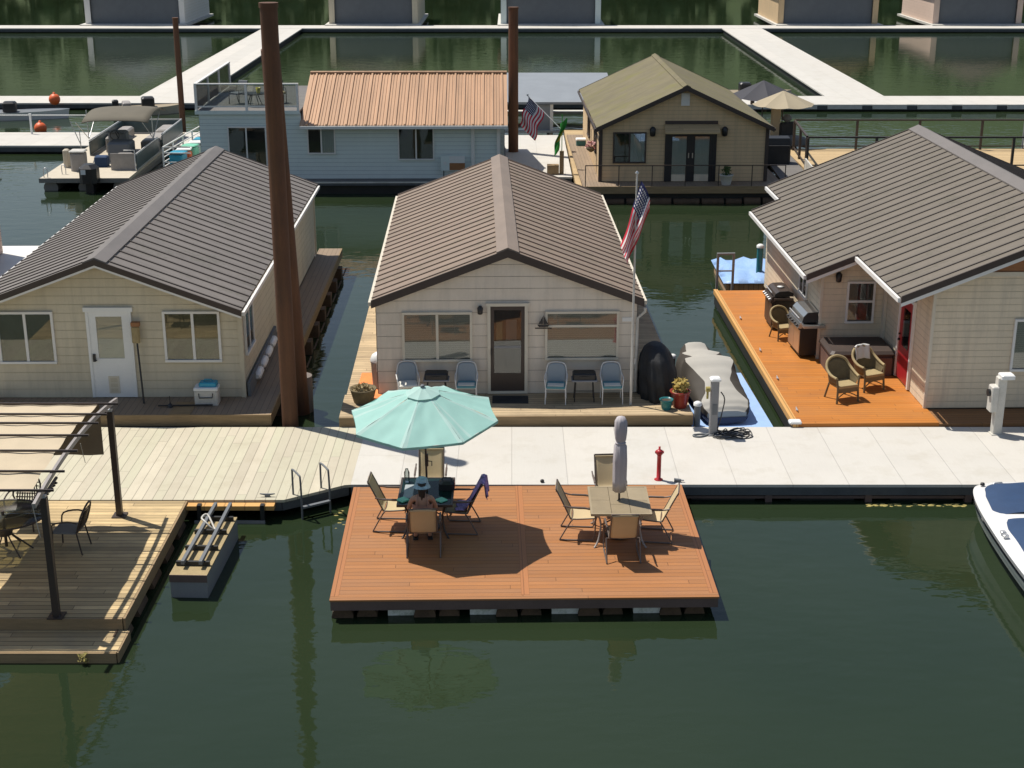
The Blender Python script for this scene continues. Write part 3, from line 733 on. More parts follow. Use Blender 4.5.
roof_slope(mb, (4.0, 4.0), (-.45, 2.40), -6.4, 2.12, pitch=.40, sw=.09, sh=.06, seam_m=0); roof_slope(mb, (4.0, 4.0), (8.45, 2.40), -6.4, 2.12, pitch=.40, sw=.09, sh=.06, seam_m=0)
for k in (.13, .26): roof_slope(mb, (4.0, 3.999), (-.45, 2.399), -6.39 + k, 2.11, pitch=.40, sw=.05, sh=.03, seam_m=0, th=.05)
r_ = mb.build('roof', 'copper_roof', h)
mb = MB(); mb.box(-2.12, 6.4, 3.85, 4.15, 3.99, 4.06); mb.build('ridge_cap', 'copper_roof', r_)
mb = MB(); mb.box(-2.1, 6.4, -.56, -.46, 2.26, 2.38); mb.build('gutter', 'trim_white', h)
mb = MB(); mb.box(-6.4, -2.14, -.06, 8.06, 2.862, 2.94, 0); mb.box(-6.42, -2.13, -.10, -.062, 2.80, 2.95, 1); mb.build('roof_deck', ['grey_deck', 'siding_blue'], h)
mb = MB()
for x in (-6.36, -4.3, -2.2): mb.box(x - .05, x + .05, -.05, .05, 2.942, 4.0)
for y in (2.6, 5.2, 7.9): mb.box(-6.40, -6.30, y - .05, y + .05, 2.942, 4.0)
mb.box(-6.4, -2.15, -.06, .06, 4.001, 4.05); mb.box(-6.41, -6.29, .061, 8.0, 4.001, 4.05); mb.box(-6.3, -2.25, -.025, .025, 3.08, 3.14)
mb.build('railing', 'trim_white', h)
mb = MB(); mb.box(-6.3, -2.25, -.006, .006, 3.141, 4.0); mb.box(-6.352, -6.34, .1, 7.9, 3.0, 4.0); mb.build('rail_glass', 'glass_clear', h)
window(h, IT, -5.15, -3.55, .5, 2.30, 'trim_white', 'v', 'room_dark', .48, name='patio_door')
window(h, IT, -1.88, -.72, 1.16, 2.28, 'trim_white', 'v', 'curtain', .5)
window(h, IT, 1.86, 3.36, .90, 2.24, 'trim_white', 'v', 'room_dark', .5)
mb = MB()
for x in (4.96, 6.02): mb.box(x - .07, x + .07, -.12, .02, .12, 2.34)
mb.build('porch_post', 'trim_white', h)
mb = MB(); mb.box(-6.5, 6.35, -.75, 8.2, .0, .12, 0); mb.box(-6.5, 6.35, -.79, -.752, -.02, .122, 1); mb.box(-6.5, 6.35, -.80, -.78, .08, .14, 2); mb.box(-6.4, 6.3, -.6, 8.0, ZW - .1, .0, 3)
mb.build('float_base', ['grey_deck', 'fascia_grey', 'dirty_white', 'float_black'], h)
# things round it
mb = MB(); mb.box(-.5, .5, -.02, .02, 0, .62, 0); mb.box(-.14, .5, -.026, -.021, .32, .60, 1); mb.box(-.14, .5, -.026, -.021, .02, .315, 2)
mb.prism([(-.32 + (.11 if k % 2 == 0 else .045) * math.sin(k * PI / 5), -.026, .31 + (.11 if k % 2 == 0 else .045) * math.cos(k * PI / 5)) for k in range(10)], (0, .005, 0), 1)
o = thing('flag_board', 'painted board with a single white star and stripes leaning on the blue wall', 'sign', (-2.45, 59.78, .50), rad(.7))
mb.build('board', ['siding_blue', 'towel_white', 'gable_wood'], o)
mb = MB()
for x in (-.38, .38): mb.beam((x, 0, -.36), (x, 0, .0), .04, .04)
mb.build('leg', 'black_metal', o)
def simple_chair(name, label, loc, rz, m1, m2, group=None, s=1.0):
    o = thing(name, label, 'chair', loc, rz, group)
    for sg in (-1, 1):
        mb = MB(); x = sg * .27 * s
        mb.tube([(x, .25 * s, 0), (x, .24 * s, .62 * s), (x, -.22 * s, .64 * s)], .018, 6); mb.build('arm', m1, o)
        mb = MB(); mb.tube([(x, -.34 * s, 0), (x, -.22 * s, .42 * s), (x, -.36 * s, .9 * s)], .018, 6); mb.build('leg', m1, o)
    mb = MB(); mb.rbox(-.26 * s, .26 * s, -.24 * s, .26 * s, .40 * s, .48 * s, .02); mb.build('seat', m2, o)
    mb = MB(); mb.prism([(-.25 * s, -.24 * s, .48 * s), (.25 * s, -.24 * s, .48 * s), (.23 * s, -.38 * s, .92 * s), (-.23 * s, -.38 * s, .92 * s)], (0, -.04, .01)); mb.build('backrest', m2, o)
    return o
simple_chair('deck_chair', 'dark chair with cushion behind the rooftop railing of the blue home', (-11.6, 62.0, 2.95), rad(150), 'black_metal', 'slate_grey')
simple_chair('deck_chair', 'tan cushioned chair on the rooftop deck beside the rusty piling', (-9.9, 62.2, 2.95), rad(200), 'black_metal', 'wicker_light')
o = thing('patio_table', 'low dark table on the rooftop deck with a yellow cup on it', 'table', (-10.8, 61.4, 2.95))
mb = MB(); mb.lathe([(.5, .48), (.5, .52)], 16); mb.build('table_top', 'black_metal', o)
for a in range(4):
    mb = MB(); mb.tube([(.15 * math.cos(a * PI / 2 + .7), .15 * math.sin(a * PI / 2 + .7), .48), (.36 * math.cos(a * PI / 2 + .7), .36 * math.sin(a * PI / 2 + .7), 0)], .02, 6); mb.build('leg', 'black_metal', o)
mb = MB(); mb.lathe([(.07, 0), (.11, .24), (.1, .24), (.06, .03)], 12); o = tag(mb.build('cup', 'yellow_plastic', None, (-10.6, 61.3, 3.47)), 'yellow cup standing on the low rooftop table', 'cup')
# storage and plants in the porch of the blue home
def shrub_mesh(mb, c, rr, hh, n, seed, leaf=.07, m=0):
    r = random.Random(seed)
    for i in range(n):
        a = r.uniform(0, 2 * PI); q = rr * math.sqrt(r.random()); z = hh * r.random() ** .8; q *= (1 - .5 * z / hh)
        p = Vector((c[0] + q * math.cos(a), c[1] + q * math.sin(a), c[2] + z)); s_ = leaf * r.uniform(.6, 1.4)
        d1 = Vector((r.uniform(-1, 1), r.uniform(-1, 1), r.uniform(-.2, 1))).normalized(); d2 = d1.orthogonal().normalized()
        mb.add([p - d2 * s_ * .35, p + d1 * s_, p + d2 * s_ * .35, p - d1 * s_ * .3], [(0, 1, 2, 3)], m)
def potted(name, label, loc, rr, hh, potm, plantm, ph, seed, n=90, leaf=.09, twigs=True):
    o = thing(name, label, 'potted plant', loc)
    mb = MB(); mb.lathe([(rr * .68, 0), (rr * .8, hh * .3), (rr, hh * .88), (rr * 1.07, hh * .9), (rr * 1.07, hh), (rr * .93, hh), (rr * .9, hh * .86), (.0001, hh * .86)], 20); mb.build('pot', potm, o)
    mb = MB(); mb.lathe([(rr * .89, hh * .862), (.0001, hh * .87)], 12); mb.build('soil', 'soil', o)
    if ph:
        mb = MB(); shrub_mesh(mb, (0, 0, hh * .85), rr * 1.0, ph, n, seed, leaf)
        r = random.Random(seed)
        if twigs:
            for k in range(12):
                a = r.uniform(0, 6.3); q = r.uniform(.2, .9) * rr
                mb.tube([(q * .3 * math.cos(a), q * .3 * math.sin(a), hh * .85), (q * math.cos(a), q * math.sin(a), hh * .85 + ph * r.uniform(.5, 1))], .008, 4)
        mb.build('plant', plantm, o)
    return o
potted('potted_plant', 'leafy dark plant in a tub under the porch of the blue home', (-1.05, 61.4, .12), .28, .45, 'slate_grey', 'green_plant', 1.2, 3, 160, .14)
potted('potted_plant', 'tall purple-potted bush beside the white porch post of the blue home', (-.75, 60.5, .12), .22, .35, 'purple_towel', 'green_plant', .7, 4, 110, .12)

# ------------------------------------------------------------------ brown float home with french doors
h = thing('float_home', 'brown float home with mossy roof and dark french doors facing the water', 'float home', (6.93, 58.5, 0), rad(.9))
gable_shell(h, 0, 3.36, .30, 2.5, 4.16, .465, 11.0, 'siding_brown', .15)
gable_roof(h, 0, 3.56, 4.16, 2.52, -.35, 11.4, ['moss_roof', 'moss_roof'], 'rake_dark', 'moss_roof', 'rake_dark', None, .16, .5, False)
mb = MB()
for x in (-3.36, 3.36): mb.box(x - .07, x + .07, -.06, .06, .30, 2.5)
build_each(mb, 'corner_trim', 'rake_dark', h)
window(h, IT, -2.86, -1.52, 1.05, 2.30, 'rake_dark', 'v', 'curtain', .5)
mb = MB(); xa, xb, za, zb = -.76, 1.32, .31, 2.34; xm = .28
mb.box(xa, xa + .12, -.08, -.018, za, zb); mb.box(xb - .12, xb, -.08, -.018, za, zb); mb.box(xa + .12, xb - .12, -.08, -.018, zb - .1, zb)
fr = mb.build('door_frame', 'black_metal', h)
for p, q in ((xa + .12, xm), (xm, xb - .12)):
    mb = MB(); mb.box(p, p + .17, -.06, -.02, za, zb - .1, 0); mb.box(q - .17, q, -.06, -.02, za, zb - .1, 0); mb.box(p + .17, q - .17, -.06, -.02, zb - .22, zb - .1, 0); mb.box(p + .17, q - .17, -.06, -.02, za, za + .28, 1)
    dr = mb.build('door', ['black_metal', 'siding_taupe'], h)
    mb = MB(); mb.box(p + .17, q - .17, -.046, -.042, za + .28, zb - .22); mb.build('pane', 'glass', dr)
    mb = MB(); mb.grid(lambda u, v: (p + .17 + (q - p - .34) * u, -.028 + .004 * math.sin(u * 30), za + .28 + (zb - za - .5) * v), 16, 1); mb.build('curtain', 'curtain', dr)  # curtain kept pale to stand in for sky reflected in the panes
    mb = MB(); xx = q - .08 if q == xm else p + .08; mb.box(xx - .02, xx + .02, -.1, -.06, za + .95, za + 1.15); mb.build('handle', 'steel', dr)
mb = MB(); mb.prism([(xa - .06, -.02, 2.62), (xa - .06, -.02, 2.56), (xa - .06, -.55, 2.30), (xa - .06, -.55, 2.36)], (xb - xa + .12, 0, 0), 0); mb.box(xa - .02, xb + .02, -.06, -.02, 2.621, 2.75, 1); mb.build('awning', ['tan_deck', 'rake_dark'], h)
for x in (-1.28, 1.62): wall_lamp(h, x, 0, 2.35, 'black_metal', 1.5)
mb = MB(); mb.box(-.17, .17, -.05, -.02, 3.35, 3.85, 0)
for k in range(5): mb.box(-.13, .13, -.06, -.05, 3.4 + k * .085, 3.45 + k * .085, 0)
mb.build('gable_vent', 'trim_white', h)
mb = MB(); mb.box(-4.1, 4.0, -1.1, 12, .18, .29, 0); mb.box(-4.1, 4.0, -1.14, -1.102, .02, .31, 1); mb.box(-4.0, 3.9, -.9, 11.8, ZW - .1, .17, 2)
r = random.Random(4); x = -4.0
while x < 3.6: q = r.uniform(.5, 1.2); mb.tube([(x, -1.0, ZW + .05), (x + q, -1.0, ZW + .05)], r.uniform(.14, .2), 8, 3); x += q + .1
mb.build('float_base', ['brown_deck', 'fascia_wood', 'float_black', 'old_log'], h)  # darker deck boards paint in the shade of the roof
mb = MB()
for k in range(7): x = -4.02 + k * 1.33; mb.beam((x, -1.08, .29), (x, -1.08, 1.12), .035, .035)
mb.beam((-4.04, -1.08, 1.14), (3.98, -1.08, 1.14), .04, .035); mb.build('railing', 'bronze_metal', h)
for y in (2.5, 6.5): window(h, plane_T(-3.36, 11, LEFT_WALL), 11 - y - .6, 11 - y + .6, 1.1, 2.2, 'rake_dark', 'v', 'curtain')
potted('potted_plant', 'round white pot with a trailing plant beside the french doors', (8.6, 57.75, .30), .26, .42, 'dirty_white', 'green_plant', .35, 6, 80, .1)
o = thing('hanging_basket', 'pink flower basket hanging on the sunlit brown wall', 'flower basket', (3.30, 60.5, 1.35))
mb = MB(); mb.lathe([(.05, -.2), (.18, -.1), (.22, 0), (.0001, .01)], 12); mb.build('basket', 'wicker', o)
mb = MB(); shrub_mesh(mb, (0, 0, -.05), .3, .3, 120, 9, .09)
M['pink_flowers'] = mat('pink_flowers', (.62, .33, .31), .8, .4, 12)
mb.build('flowers', 'pink_flowers', o)
mb = MB(); mb.tube([(0, 0, 0), (0, 0, .75), (.27, 0, .8)], .01, 5); mb.build('hanger', 'black_metal', o)
o = thing('cooler', 'teal cooler with a white lid standing by the brown house wall', 'cooler', (3.30, 67.4, .07))
mb = MB(); mb.rbox(-.32, .32, -.22, .22, 0, .45, .03); mb.build('body', 'teal_glaze', o)
mb = MB(); mb.rbox(-.34, .34, -.24, .24, .452, .54, .03); mb.build('lid', 'white_plastic', o)

# ------------------------------------------------------------------ neighbour at the frame's west edge, and its white porch
h = thing('float_home', 'pale pink float home wall with a white porch, mostly cut off by the photo edge', 'float home', (-16.12, 36.4, 0), rad(1.4))
mb = MB(); lap_wall(mb, plane_T(0, 0, 0), -7, 0, .5, 3.0, .2); lap_wall(mb, plane_T(0, 0, RIGHT_WALL), 0, 9, .5, 3.0, .2); lap_wall(mb, plane_T(-7, 9, LEFT_WALL), 0, 9, .5, 3.0, .2); lap_wall(mb, plane_T(0, 9, PI), 0, 7, .5, 3.0, .2)
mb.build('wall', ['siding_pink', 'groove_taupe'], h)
gable_roof(h, -3.5, 3.62, 4.3, 3.0, -.3, 8.9, ['roof_grey', 'seam_grey'], 'rake_dark', 'cap_grey')
mb = MB(); mb.box(-7.5, 1.0, -1, 10.0, .36, .48, 0); mb.box(-7.3, .8, -.8, 9.8, ZW - .1, .35, 1); mb.build('float_base', ['trim_white', 'float_black'], h)

# ------------------------------------------------------------------ pilings
def piling(name, label, base, top, r0, r1, m='rust_pile', sleeve=None):
    o = thing(name, label, 'piling', base)
    b, t = Vector(base), Vector(top) - Vector(base)
    mb = MB(); n = 14
    mb.tube([t * (i / n) for i in range(n + 1)], [r0 + (r1 - r0) * i / n for i in range(n + 1)], 20); mb.build('post', m, o)
    if sleeve:
        mb = MB(); mb.tube([t * .0 + Vector((0, 0, sleeve[0])), Vector((0, 0, sleeve[1]))], r0 + .06, 18); mb.build('sleeve', 'pile_sleeve', o)
    else:
        mb = MB(); mb.tube([t * .995, t * 1.004], r1 + .02, 20); mb.build('cap', m, o)
    return o
piling('piling', 'tall thick rusty steel piling rising beside the beige walkway', (-5.06, 31.05, ZW - 2), (-5.06, 31.05, 9.25), .185, .185)
piling('piling', 'leaning rusty steel piling with a grey sleeve, just behind the taller one', (-5.05, 32.95, ZW - 1), (-5.14, 31.45, 8.3), .20, .20, 'rust_pile', (.1, 1.9))
piling('piling', 'brown piling behind the ridge of the middle home, with the striped flag', (.06, 67.2, ZW - 2), (.06, 67.2, 6.5), .24, .22)
piling('piling', 'thin brown piling near the corner of the blue home', (-16.7, 73.9, ZW - 2), (-16.7, 73.9, 5.5), .15, .14)

# ------------------------------------------------------------------ flags
def flag_faces(i, j, nu, nv):      # i along the fly, j from the bottom of the hoist to the top
    st = int((1 - (j + .5) / nv) * 13); u = (i + .5) / nu
    if u < .4 and st < 7:
        return 1 if (i % 2 == 0 and j % 2 == 0 and i > 0) else 2
    return 0 if st % 2 == 0 else 1
seat(.05, .55, -.18)
o = thing('flagpole', 'tall slim pale flagpole standing at the corner of the middle home porch', 'flagpole', (2.70, 31.12, .40))
mb = MB(); mb.tube([(0, 0, 0), (0, 0, 5.36)], [.032, .02], 10); mb.build('pole', 'dirty_white', o)
mb = MB(); mb.lathe([(.0001, -.05), (.05, 0), (.0001, .05)], 10, (0, 0, 5.40)); mb.build('finial', 'alu', o)
mb = MB(); mb.tube([(.03, -.02, 1.0), (.07, -.02, 1.0), (.07, -.02, 1.12)], .01, 5); mb.build('cleat', 'alu', o)
def limp(u, v):      # cloth hanging from the pole
    wid = 1 - .25 * u
    x = .06 + .12 * math.sin(2.4 * v + .3) * (1 - u) - .36 * u + .16 * (v - .5) * 0 + .22 * (1 - v) * (1 - .3 * u) - .02
    z = 5.24 - (1 - v) * .66 * wid - u * 1.50 + .10 * u * (1 - v)
    y = -.05 + .10 * math.sin(9 * u + 5 * v) * (.3 + u) + .06 * math.sin(13 * v)
    return (x, y, z)
mb = MB(); mb.grid(limp, 40, 26, mf=lambda i, j: flag_faces(i, j, 40, 26))
tag(mb.build('flag', ['flag_red', 'flag_white', 'flag_blue'], None, (2.70, 31.12, .40)), 'stars and stripes flag hanging limp from the tall pole over the roof eave', 'flag')
seat()
# flag on the far piling, staff leaning out over the white dock
o = thing('flag_staff', 'slanting white staff reaching from the dock post up to the striped flag', 'flagpole', (2.08, 61.75, 1.9))
mb = MB(); mb.tube([(0, 0, 0), (-1.42, .5, 1.35)], .022, 6); mb.build('pole', 'trim_white', o)
mb = MB(); mb.lathe([(.0001, -.06), (.06, 0), (.0001, .06)], 8, (-1.42, .5, 1.38)); mb.build('finial', 'alu', o)
def hang(u, v):
    a = Vector((-.72 - .66 * v, .5 * (.72 + .66 * v) / 1.42, 1.35 * (.72 + .66 * v) / 1.42))
    return (a.x - .40 * u + .05 * math.sin(9 * u), a.y - .08 * math.sin(7 * u + 4 * v) - .05, a.z - 1.2 * u)
mb = MB(); mb.grid(hang, 40, 26, mf=lambda i, j: flag_faces(i, j, 40, 26))
tag(mb.build('flag', ['flag_red', 'flag_white', 'flag_blue'], None, (2.08, 61.75, 1.9)), 'stars and stripes flag draped from the slanting staff above the white dock', 'flag')
o = thing('dock_post', 'slim dark dock post carrying the green flag', 'post', (2.12, 61.6, 0))
mb = MB(); mb.box(-.09, .09, -.09, .09, 0, 1.0, 0); mb.build('post', 'fascia_wood', o)
mb = MB(); mb.tube([(0, 0, 1.0), (0, 0, 2.55)], .02, 6); mb.build('pole', 'flag_green', o)
mb = MB(); mb.box(-.62, -.12, -.2, .2, 0, .42); mb.build('step_box', 'fascia_wood', o)
mb = MB(); mb.grid(lambda u, v: (.04 - .30 * u + .30 * v * (1 - .3 * u) - .12 + .05 * math.sin(8 * u), -.06 - .08 * math.sin(6 * u + 5 * v), 2.42 - 1.40 * u - .25 * (1 - v)), 20, 14, mf=lambda i, j: 1 if (6 < i < 13 and j > 9 - (i - 6)) else 0)
tag(mb.build('flag', ['flag_green', 'flag_yellow'], None, (2.12, 61.6, 0)), 'green and yellow flag drooping from the dark dock post', 'flag')
# small pavilion behind: grey sloping roof on posts over boat slip
h = thing('boat_shed', 'grey roofed boat shed on posts behind the white dock', 'boat shed', (1.0, 76.0, 0))
mb = MB(); mb.prism([(-5.5, -2.4, 1.30), (4.2, -2.4, 1.30), (4.2, 4.5, 1.95), (-5.5, 4.5, 1.95)], (0, 0, .12)); mb.build('roof', 'shed_grey', h)
for x in (-5.3, -2.6, .1, 1.0, 4.0):
    for y in (-2.2, 4.2): mb = MB(); mb.box(x - .08, x + .08, y - .08, y + .08, ZW - .3, 1.29 + (y + 2.4) * .094); mb.build('post', 'trim_white' if y < 0 else 'grey_plastic', h)
mb = MB(); mb.box(.2, .95, -2.25, -2.18, -.1, 1.25); mb.build('wall_panel', 'shed_grey', h)
mb = MB(); mb.box(-5.5, 4.2, 3.8, 4.5, -.1, .05); mb.box(-5.5, 4.2, -2.45, -2.05, -.12, -.02); mb.build('dock_edge', 'dirty_white', h)
# ------------------------------------------------------------------ swim deck
h = thing('swim_deck', 'floating brown composite deck with two dining sets, moored to the white walkway', 'floating deck', (.165, 24.85, 0), rad(1.15))
X0, X1, YA, YB = -3.34, 3.35, -2.50, 2.47
mb = MB(); mb.box(X0 + .145, -.05, YA + .145, YB, -.028, .004); mb.box(.09, X1 - .145, YA + .145, YB, -.028, .004); mb.box(X0, X1, YA, YA + .143, -.028, .004)
mb.build('decking', 'comp_deck', h)
mb = MB(); mb.box(X0, X0 + .143, YA + .145, YB, -.028, .006); mb.box(X1 - .143, X1, YA + .145, YB, -.028, .006); mb.box(-.048, .088, YA + .145, YB, -.028, .006)
build_each(mb, 'border_board', 'comp_border', h)
mb = MB(); mb.box(X0 + .012, X1 - .012, YA + .012, YA + .05, -.20, -.029); mb.box(X0 + .012, X0 + .05, YA + .052, YB, -.20, -.029); mb.box(X1 - .05, X1 - .012, YA + .052, YB, -.20, -.029); mb.box(X0 + .05, X1 - .05, YB - .05, YB - .005, -.2, -.029)
mb.build('fascia', 'fascia_dark', h)
mb = MB()
for k in range(9): x = X0 + .4 + k * .73; mb.box(x, x + .09, YA + .08, YB - .1, -.2, -.06)
mb.build('joists', 'float_black', h)
for k in range(5):
    x = X0 + .2 + k * 1.42
    mb = MB(); mb.tube([(x, YA + .12, -.38), (x, YB - .2, -.38)], .19, 12); mb.tube([(x + .42, YA + .16, -.40), (x + .42, YB - .2, -.40)], .18, 12); mb.build('drum_float', 'old_log', h)
for k in range(4):
    x = X0 + .98 + k * 1.42
    mb = MB(); mb.box(x, x + .74 if k < 3 else x + .62, YA + .2, YB - .2, -.55, -.21); mb.build('foam_float', 'foam_white', h)

# ------------------------------------------------------------------ sling chairs, table sets
def sling_chair(label, loc, rz, sl='sling', fr='chair_frame', group='sling chairs on the swim deck'):
    o = thing('patio_chair', label, 'chair', loc, rz, group)
    for sg in (-1, 1):
        x = sg * .245
        p = smooth_path([(x, -.50, 1.0), (x, -.40, .80), (x, -.245, .47), (x, -.19, .41), (x, .10, .425), (x, .25, .44)], 3)
        mb = MB(); mb.tube(p, .014, 7); mb.build('side_rail', fr, o)
        x = sg * .305
        p = smooth_path([(x, -.36, .70), (x, -.2, .665), (x, .08, .655), (x, .20, .60), (x, .24, .44), (x, .23, .14), (x, .19, .02)], 3) + [Vector((x, .12, .014)), Vector((x, -.42, .014))]
        mb = MB(); mb.tube(p, .0145, 7); mb.build('leg', fr, o)
        mb = MB(); mb.tube([(x, -.42, .014), (x, -.30, .24), (x, -.20, .41)], .0135, 7); mb.build('leg', fr, o)
        mb = MB(); mb.tube([(x, -.22, .672), (x, .04, .668), (x, .12, .65)], .021, 8); mb.build('armrest', fr, o)
    mb = MB(); mb.tube([(-.305, -.19, .405), (.305, -.19, .405)], .011, 6); mb.tube([(-.305, .2, .41), (.305, .2, .41)], .011, 6); mb.tube([(-.245, -.50, 1.0), (.245, -.50, 1.0)], .013, 6); mb.build('crossbar', fr, o)
    sp = smooth_path([(0, -.195, .412), (0, -.05, .405), (0, .12, .415), (0, .255, .438)], 4); n = len(sp) - 1
    mb = MB(); mb.grid(lambda u, v: ((u - .5) * .47, sp[round(v * n)].y, sp[round(v * n)].z - .022 * (1 - (2 * u - 1) ** 2)), 8, n, thick=(0, 0, .008)); mb.build('seat', sl, o)
    bp = smooth_path([(0, -.195, .416), (0, -.255, .48), (0, -.40, .79), (0, -.50, .995)], 4); nb = len(bp) - 1
    mb = MB(); mb.grid(lambda u, v: ((u - .5) * .47, bp[round(v * nb)].y - .02 * (1 - (2 * u - 1) ** 2), bp[round(v * nb)].z), 8, nb, thick=(0, .004, .006))
    mb.tube([(-.235, -.49, .965), (.235, -.49, .965)], .02, 8); mb.build('backrest', sl, o)
    return o
c0 = sling_chair('tan sling chair at the aqua umbrella table, west side, facing the teal glass', (-2.20, 25.36, .006), rad(-92))
dup(c0, (-1.60, 26.42, .006), rad(180), 'tan sling chair behind the teal glass table, its back to the white walkway')
dup(c0, (-1.62, 24.36, .006), rad(2), 'tan sling chair carrying the seated woman in the pale blue hat')
dup(c0, (-1.04, 25.26, .006), rad(86), 'tan sling chair with the purple patterned towel over its back')
dup(c0, (1.33, 24.98, .006), rad(-94), 'sunlit tan sling chair at the stone topped table, just beyond the umbrella shadow')
dup(c0, (1.90, 26.05, .006), rad(184), 'tan sling chair behind the stone topped table and closed umbrella')
dup(c0, (2.00, 24.12, .006), rad(2), 'tan sling chair at the near end of the stone topped table, back to the water')
dup(c0, (2.60, 24.90, .006), rad(82), 'tan sling chair between the stone topped table and the deck edge by the red standpipe')
def patio_table(label, loc, rz, w_, l_, top):
    o = thing('patio_table', label, 'table', loc, rz)
    a, b = w_ / 2, l_ / 2
    if top == 'glass':
        mb = MB(); mb.rbox(-a + .04, a - .04, -b + .04, b - .04, .705, .722, .005); mb.build('table_top', 'glass_teal', o)
        mb = MB(); mb.box(-a + .06, a - .06, -b + .06, b - .06, .66, .664); mb.build('shelf', 'teal_glaze', o)
    else:
        mb = MB(); r = random.Random(2); xs = [-a + .03, -a + .03 + (w_ - .06) / 3, -a + .03 + 2 * (w_ - .06) / 3, a - .03]
        for i in range(3):
            ys = [-b + .03, -b + .03 + (l_ - .06) * (.5 if i != 1 else .34), b - .03]
            for j in range(2): mb.box(xs[i] + .004, xs[i + 1] - .004, ys[j] + .004, ys[j + 1] - .004, .70, .722, r.choice((0, 0, 1)))
        mb.box(-a + .03, a - .03, -b + .03, b - .03, .69, .699, 0); mb.build('table_top', ['tile_tan', 'tile_tan2'], o)
    mb = MB()
    mb.box(-a, a, -b, -b + .04, .68, .726); mb.box(-a, a, b - .04, b, .68, .726); mb.box(-a, -a + .04, -b + .04, b - .04, .68, .726); mb.box(a - .04, a, -b + .04, b - .04, .68, .726)
    mb.build('rim', 'bronze_metal' if top == 'glass' else 'tile_tan2', o)
    for sx in (-1, 1):
        for sy in (-1, 1):
            p = smooth_path([(sx * (a - .12), sy * (b - .14), .69), (sx * (a - .2), sy * (b - .24), .42), (sx * (a - .16), sy * (b - .2), .12), (sx * (a - .08), sy * (b - .10), .0)], 3)
            mb = MB(); mb.tube(p, .019, 7); mb.build('leg', 'bronze_metal' if top == 'glass' else 'grey_frame', o)
    mb = MB(); mb.beam((-a + .2, -b + .24, .40), (a - .2, b - .24, .40), .02, .02); mb.beam((-a + .2, b - .24, .401), (a - .2, -b + .24, .401), .02, .02); mb.build('cross_brace', 'bronze_metal', o)
    return o
patio_table('teal glass topped patio table in the shade of the open aqua umbrella', (-1.62, 25.35, .006), rad(0), 1.04, 1.34, 'glass')
patio_table('patio table with tan stone tiles around the closed umbrella', (2.0, 24.92, .006), rad(0), 1.12, 1.30, 'tile')

# open umbrella
o = thing('patio_umbrella', 'open aqua market umbrella shading the teal glass table', 'umbrella', (-1.60, 25.36, .006))
mb = MB(); mb.lathe([(.26, 0), (.27, .03), (.1, .07), (.05, .1), (.045, .32), (.0001, .33)], 20); mb.build('base', 'black_metal', o)
mb = MB(); mb.tube([(0, 0, .1), (-.02, -.25, 2.72)], .021, 10, 0); mb.tube([(0.0, -.11, 1.28), (0, -.13, 1.52)], .036, 10, 0); mb.tube([(.02, -.12, 1.38), (.1, -.14, 1.38), (.1, -.17, 1.30)], .01, 6, 0); mb.build('pole', 'bronze_metal', o)
NG = 8; RU = 1.40; A0 = rad(10 + 22.5)
TL = Matrix.Translation((-.02, -.27, 2.34)) @ Matrix.Rotation(rad(4.5), 4, 'X') @ Matrix.Rotation(rad(-1.5), 4, 'Y')
def canopy(mb, R0, R1, z0, z1, ng, sag, nr=6, na=6, pale=None):
    for g in range(ng):
        a0 = A0 + 2 * PI * g / ng; a1 = a0 + 2 * PI / ng
        def f(u, v):
            p = Vector((math.cos(a0), math.sin(a0), 0)).lerp(Vector((math.cos(a1), math.sin(a1), 0)), v)
            R_ = R0 + (R1 - R0) * u; s_ = math.sin(PI * v)
            wr_ = .010 * math.sin(5 * PI * v + 2.3 * g) * u * s_ + .006 * math.sin(11 * u + 9 * v + g)
            return (p.x * R_ * (1 - .02 * s_ * u), p.y * R_ * (1 - .02 * s_ * u), z0 + (z1 - z0) * u - sag * s_ * u * (1.35 - u) * 1.1 + (wr_ if pale else 0))
        mb.grid(f, nr, na, 0, True, mf=(lambda i, j: 1 if j in (0, na - 1) or (g % 3 == 0 and j == 3) else 0) if pale else None)
mb = MB(TL); canopy(mb, .24, RU, .455, 0.0, NG, .07, 10, 14, True)
for g in range(NG):          # hem
    a0 = A0 + 2 * PI * g / NG; a1 = a0 + 2 * PI / NG
    p, q = Vector((RU * math.cos(a0), RU * math.sin(a0), 0)), Vector((RU * math.cos(a1), RU * math.sin(a1), 0))
    pts = [p.lerp(q, k / 6) * (1 - .02 * math.sin(PI * k / 6)) + Vector((0, 0, -.02 * math.sin(PI * k / 6))) for k in range(7)]
    for k in range(6): mb.add([pts[k], pts[k + 1], pts[k + 1] + Vector((0, 0, -.05)), pts[k] + Vector((0, 0, -.05))], [(0, 1, 2, 3)], 0, True)
cn = mb.build('canopy', ['canopy_teal', 'canopy_pale'], o)
mb = MB(TL); canopy(mb, .0, .33, .585, .455, NG, .015, 2, 4); mb.build('vent_cap', 'canopy_pale', cn)
mb = MB(TL); mb.lathe([(.035, .575), (.05, .595), (.03, .615), (.0001, .62)], 10); mb.build('finial', 'slate_grey', o)
for g in range(NG):
    a = A0 + 2 * PI * g / NG; d_ = Vector((math.cos(a), math.sin(a), 0))
    mb = MB(TL); mb.beam(d_ * .05 + Vector((0, 0, .50)), d_ * 1.39 + Vector((0, 0, -.012)), .016, .02); mb.beam(Vector((0, 0, -.05)) + d_ * .04, d_ * .7 + Vector((0, 0, .235)), .012, .014); mb.build('rib', 'bronze_metal', o)
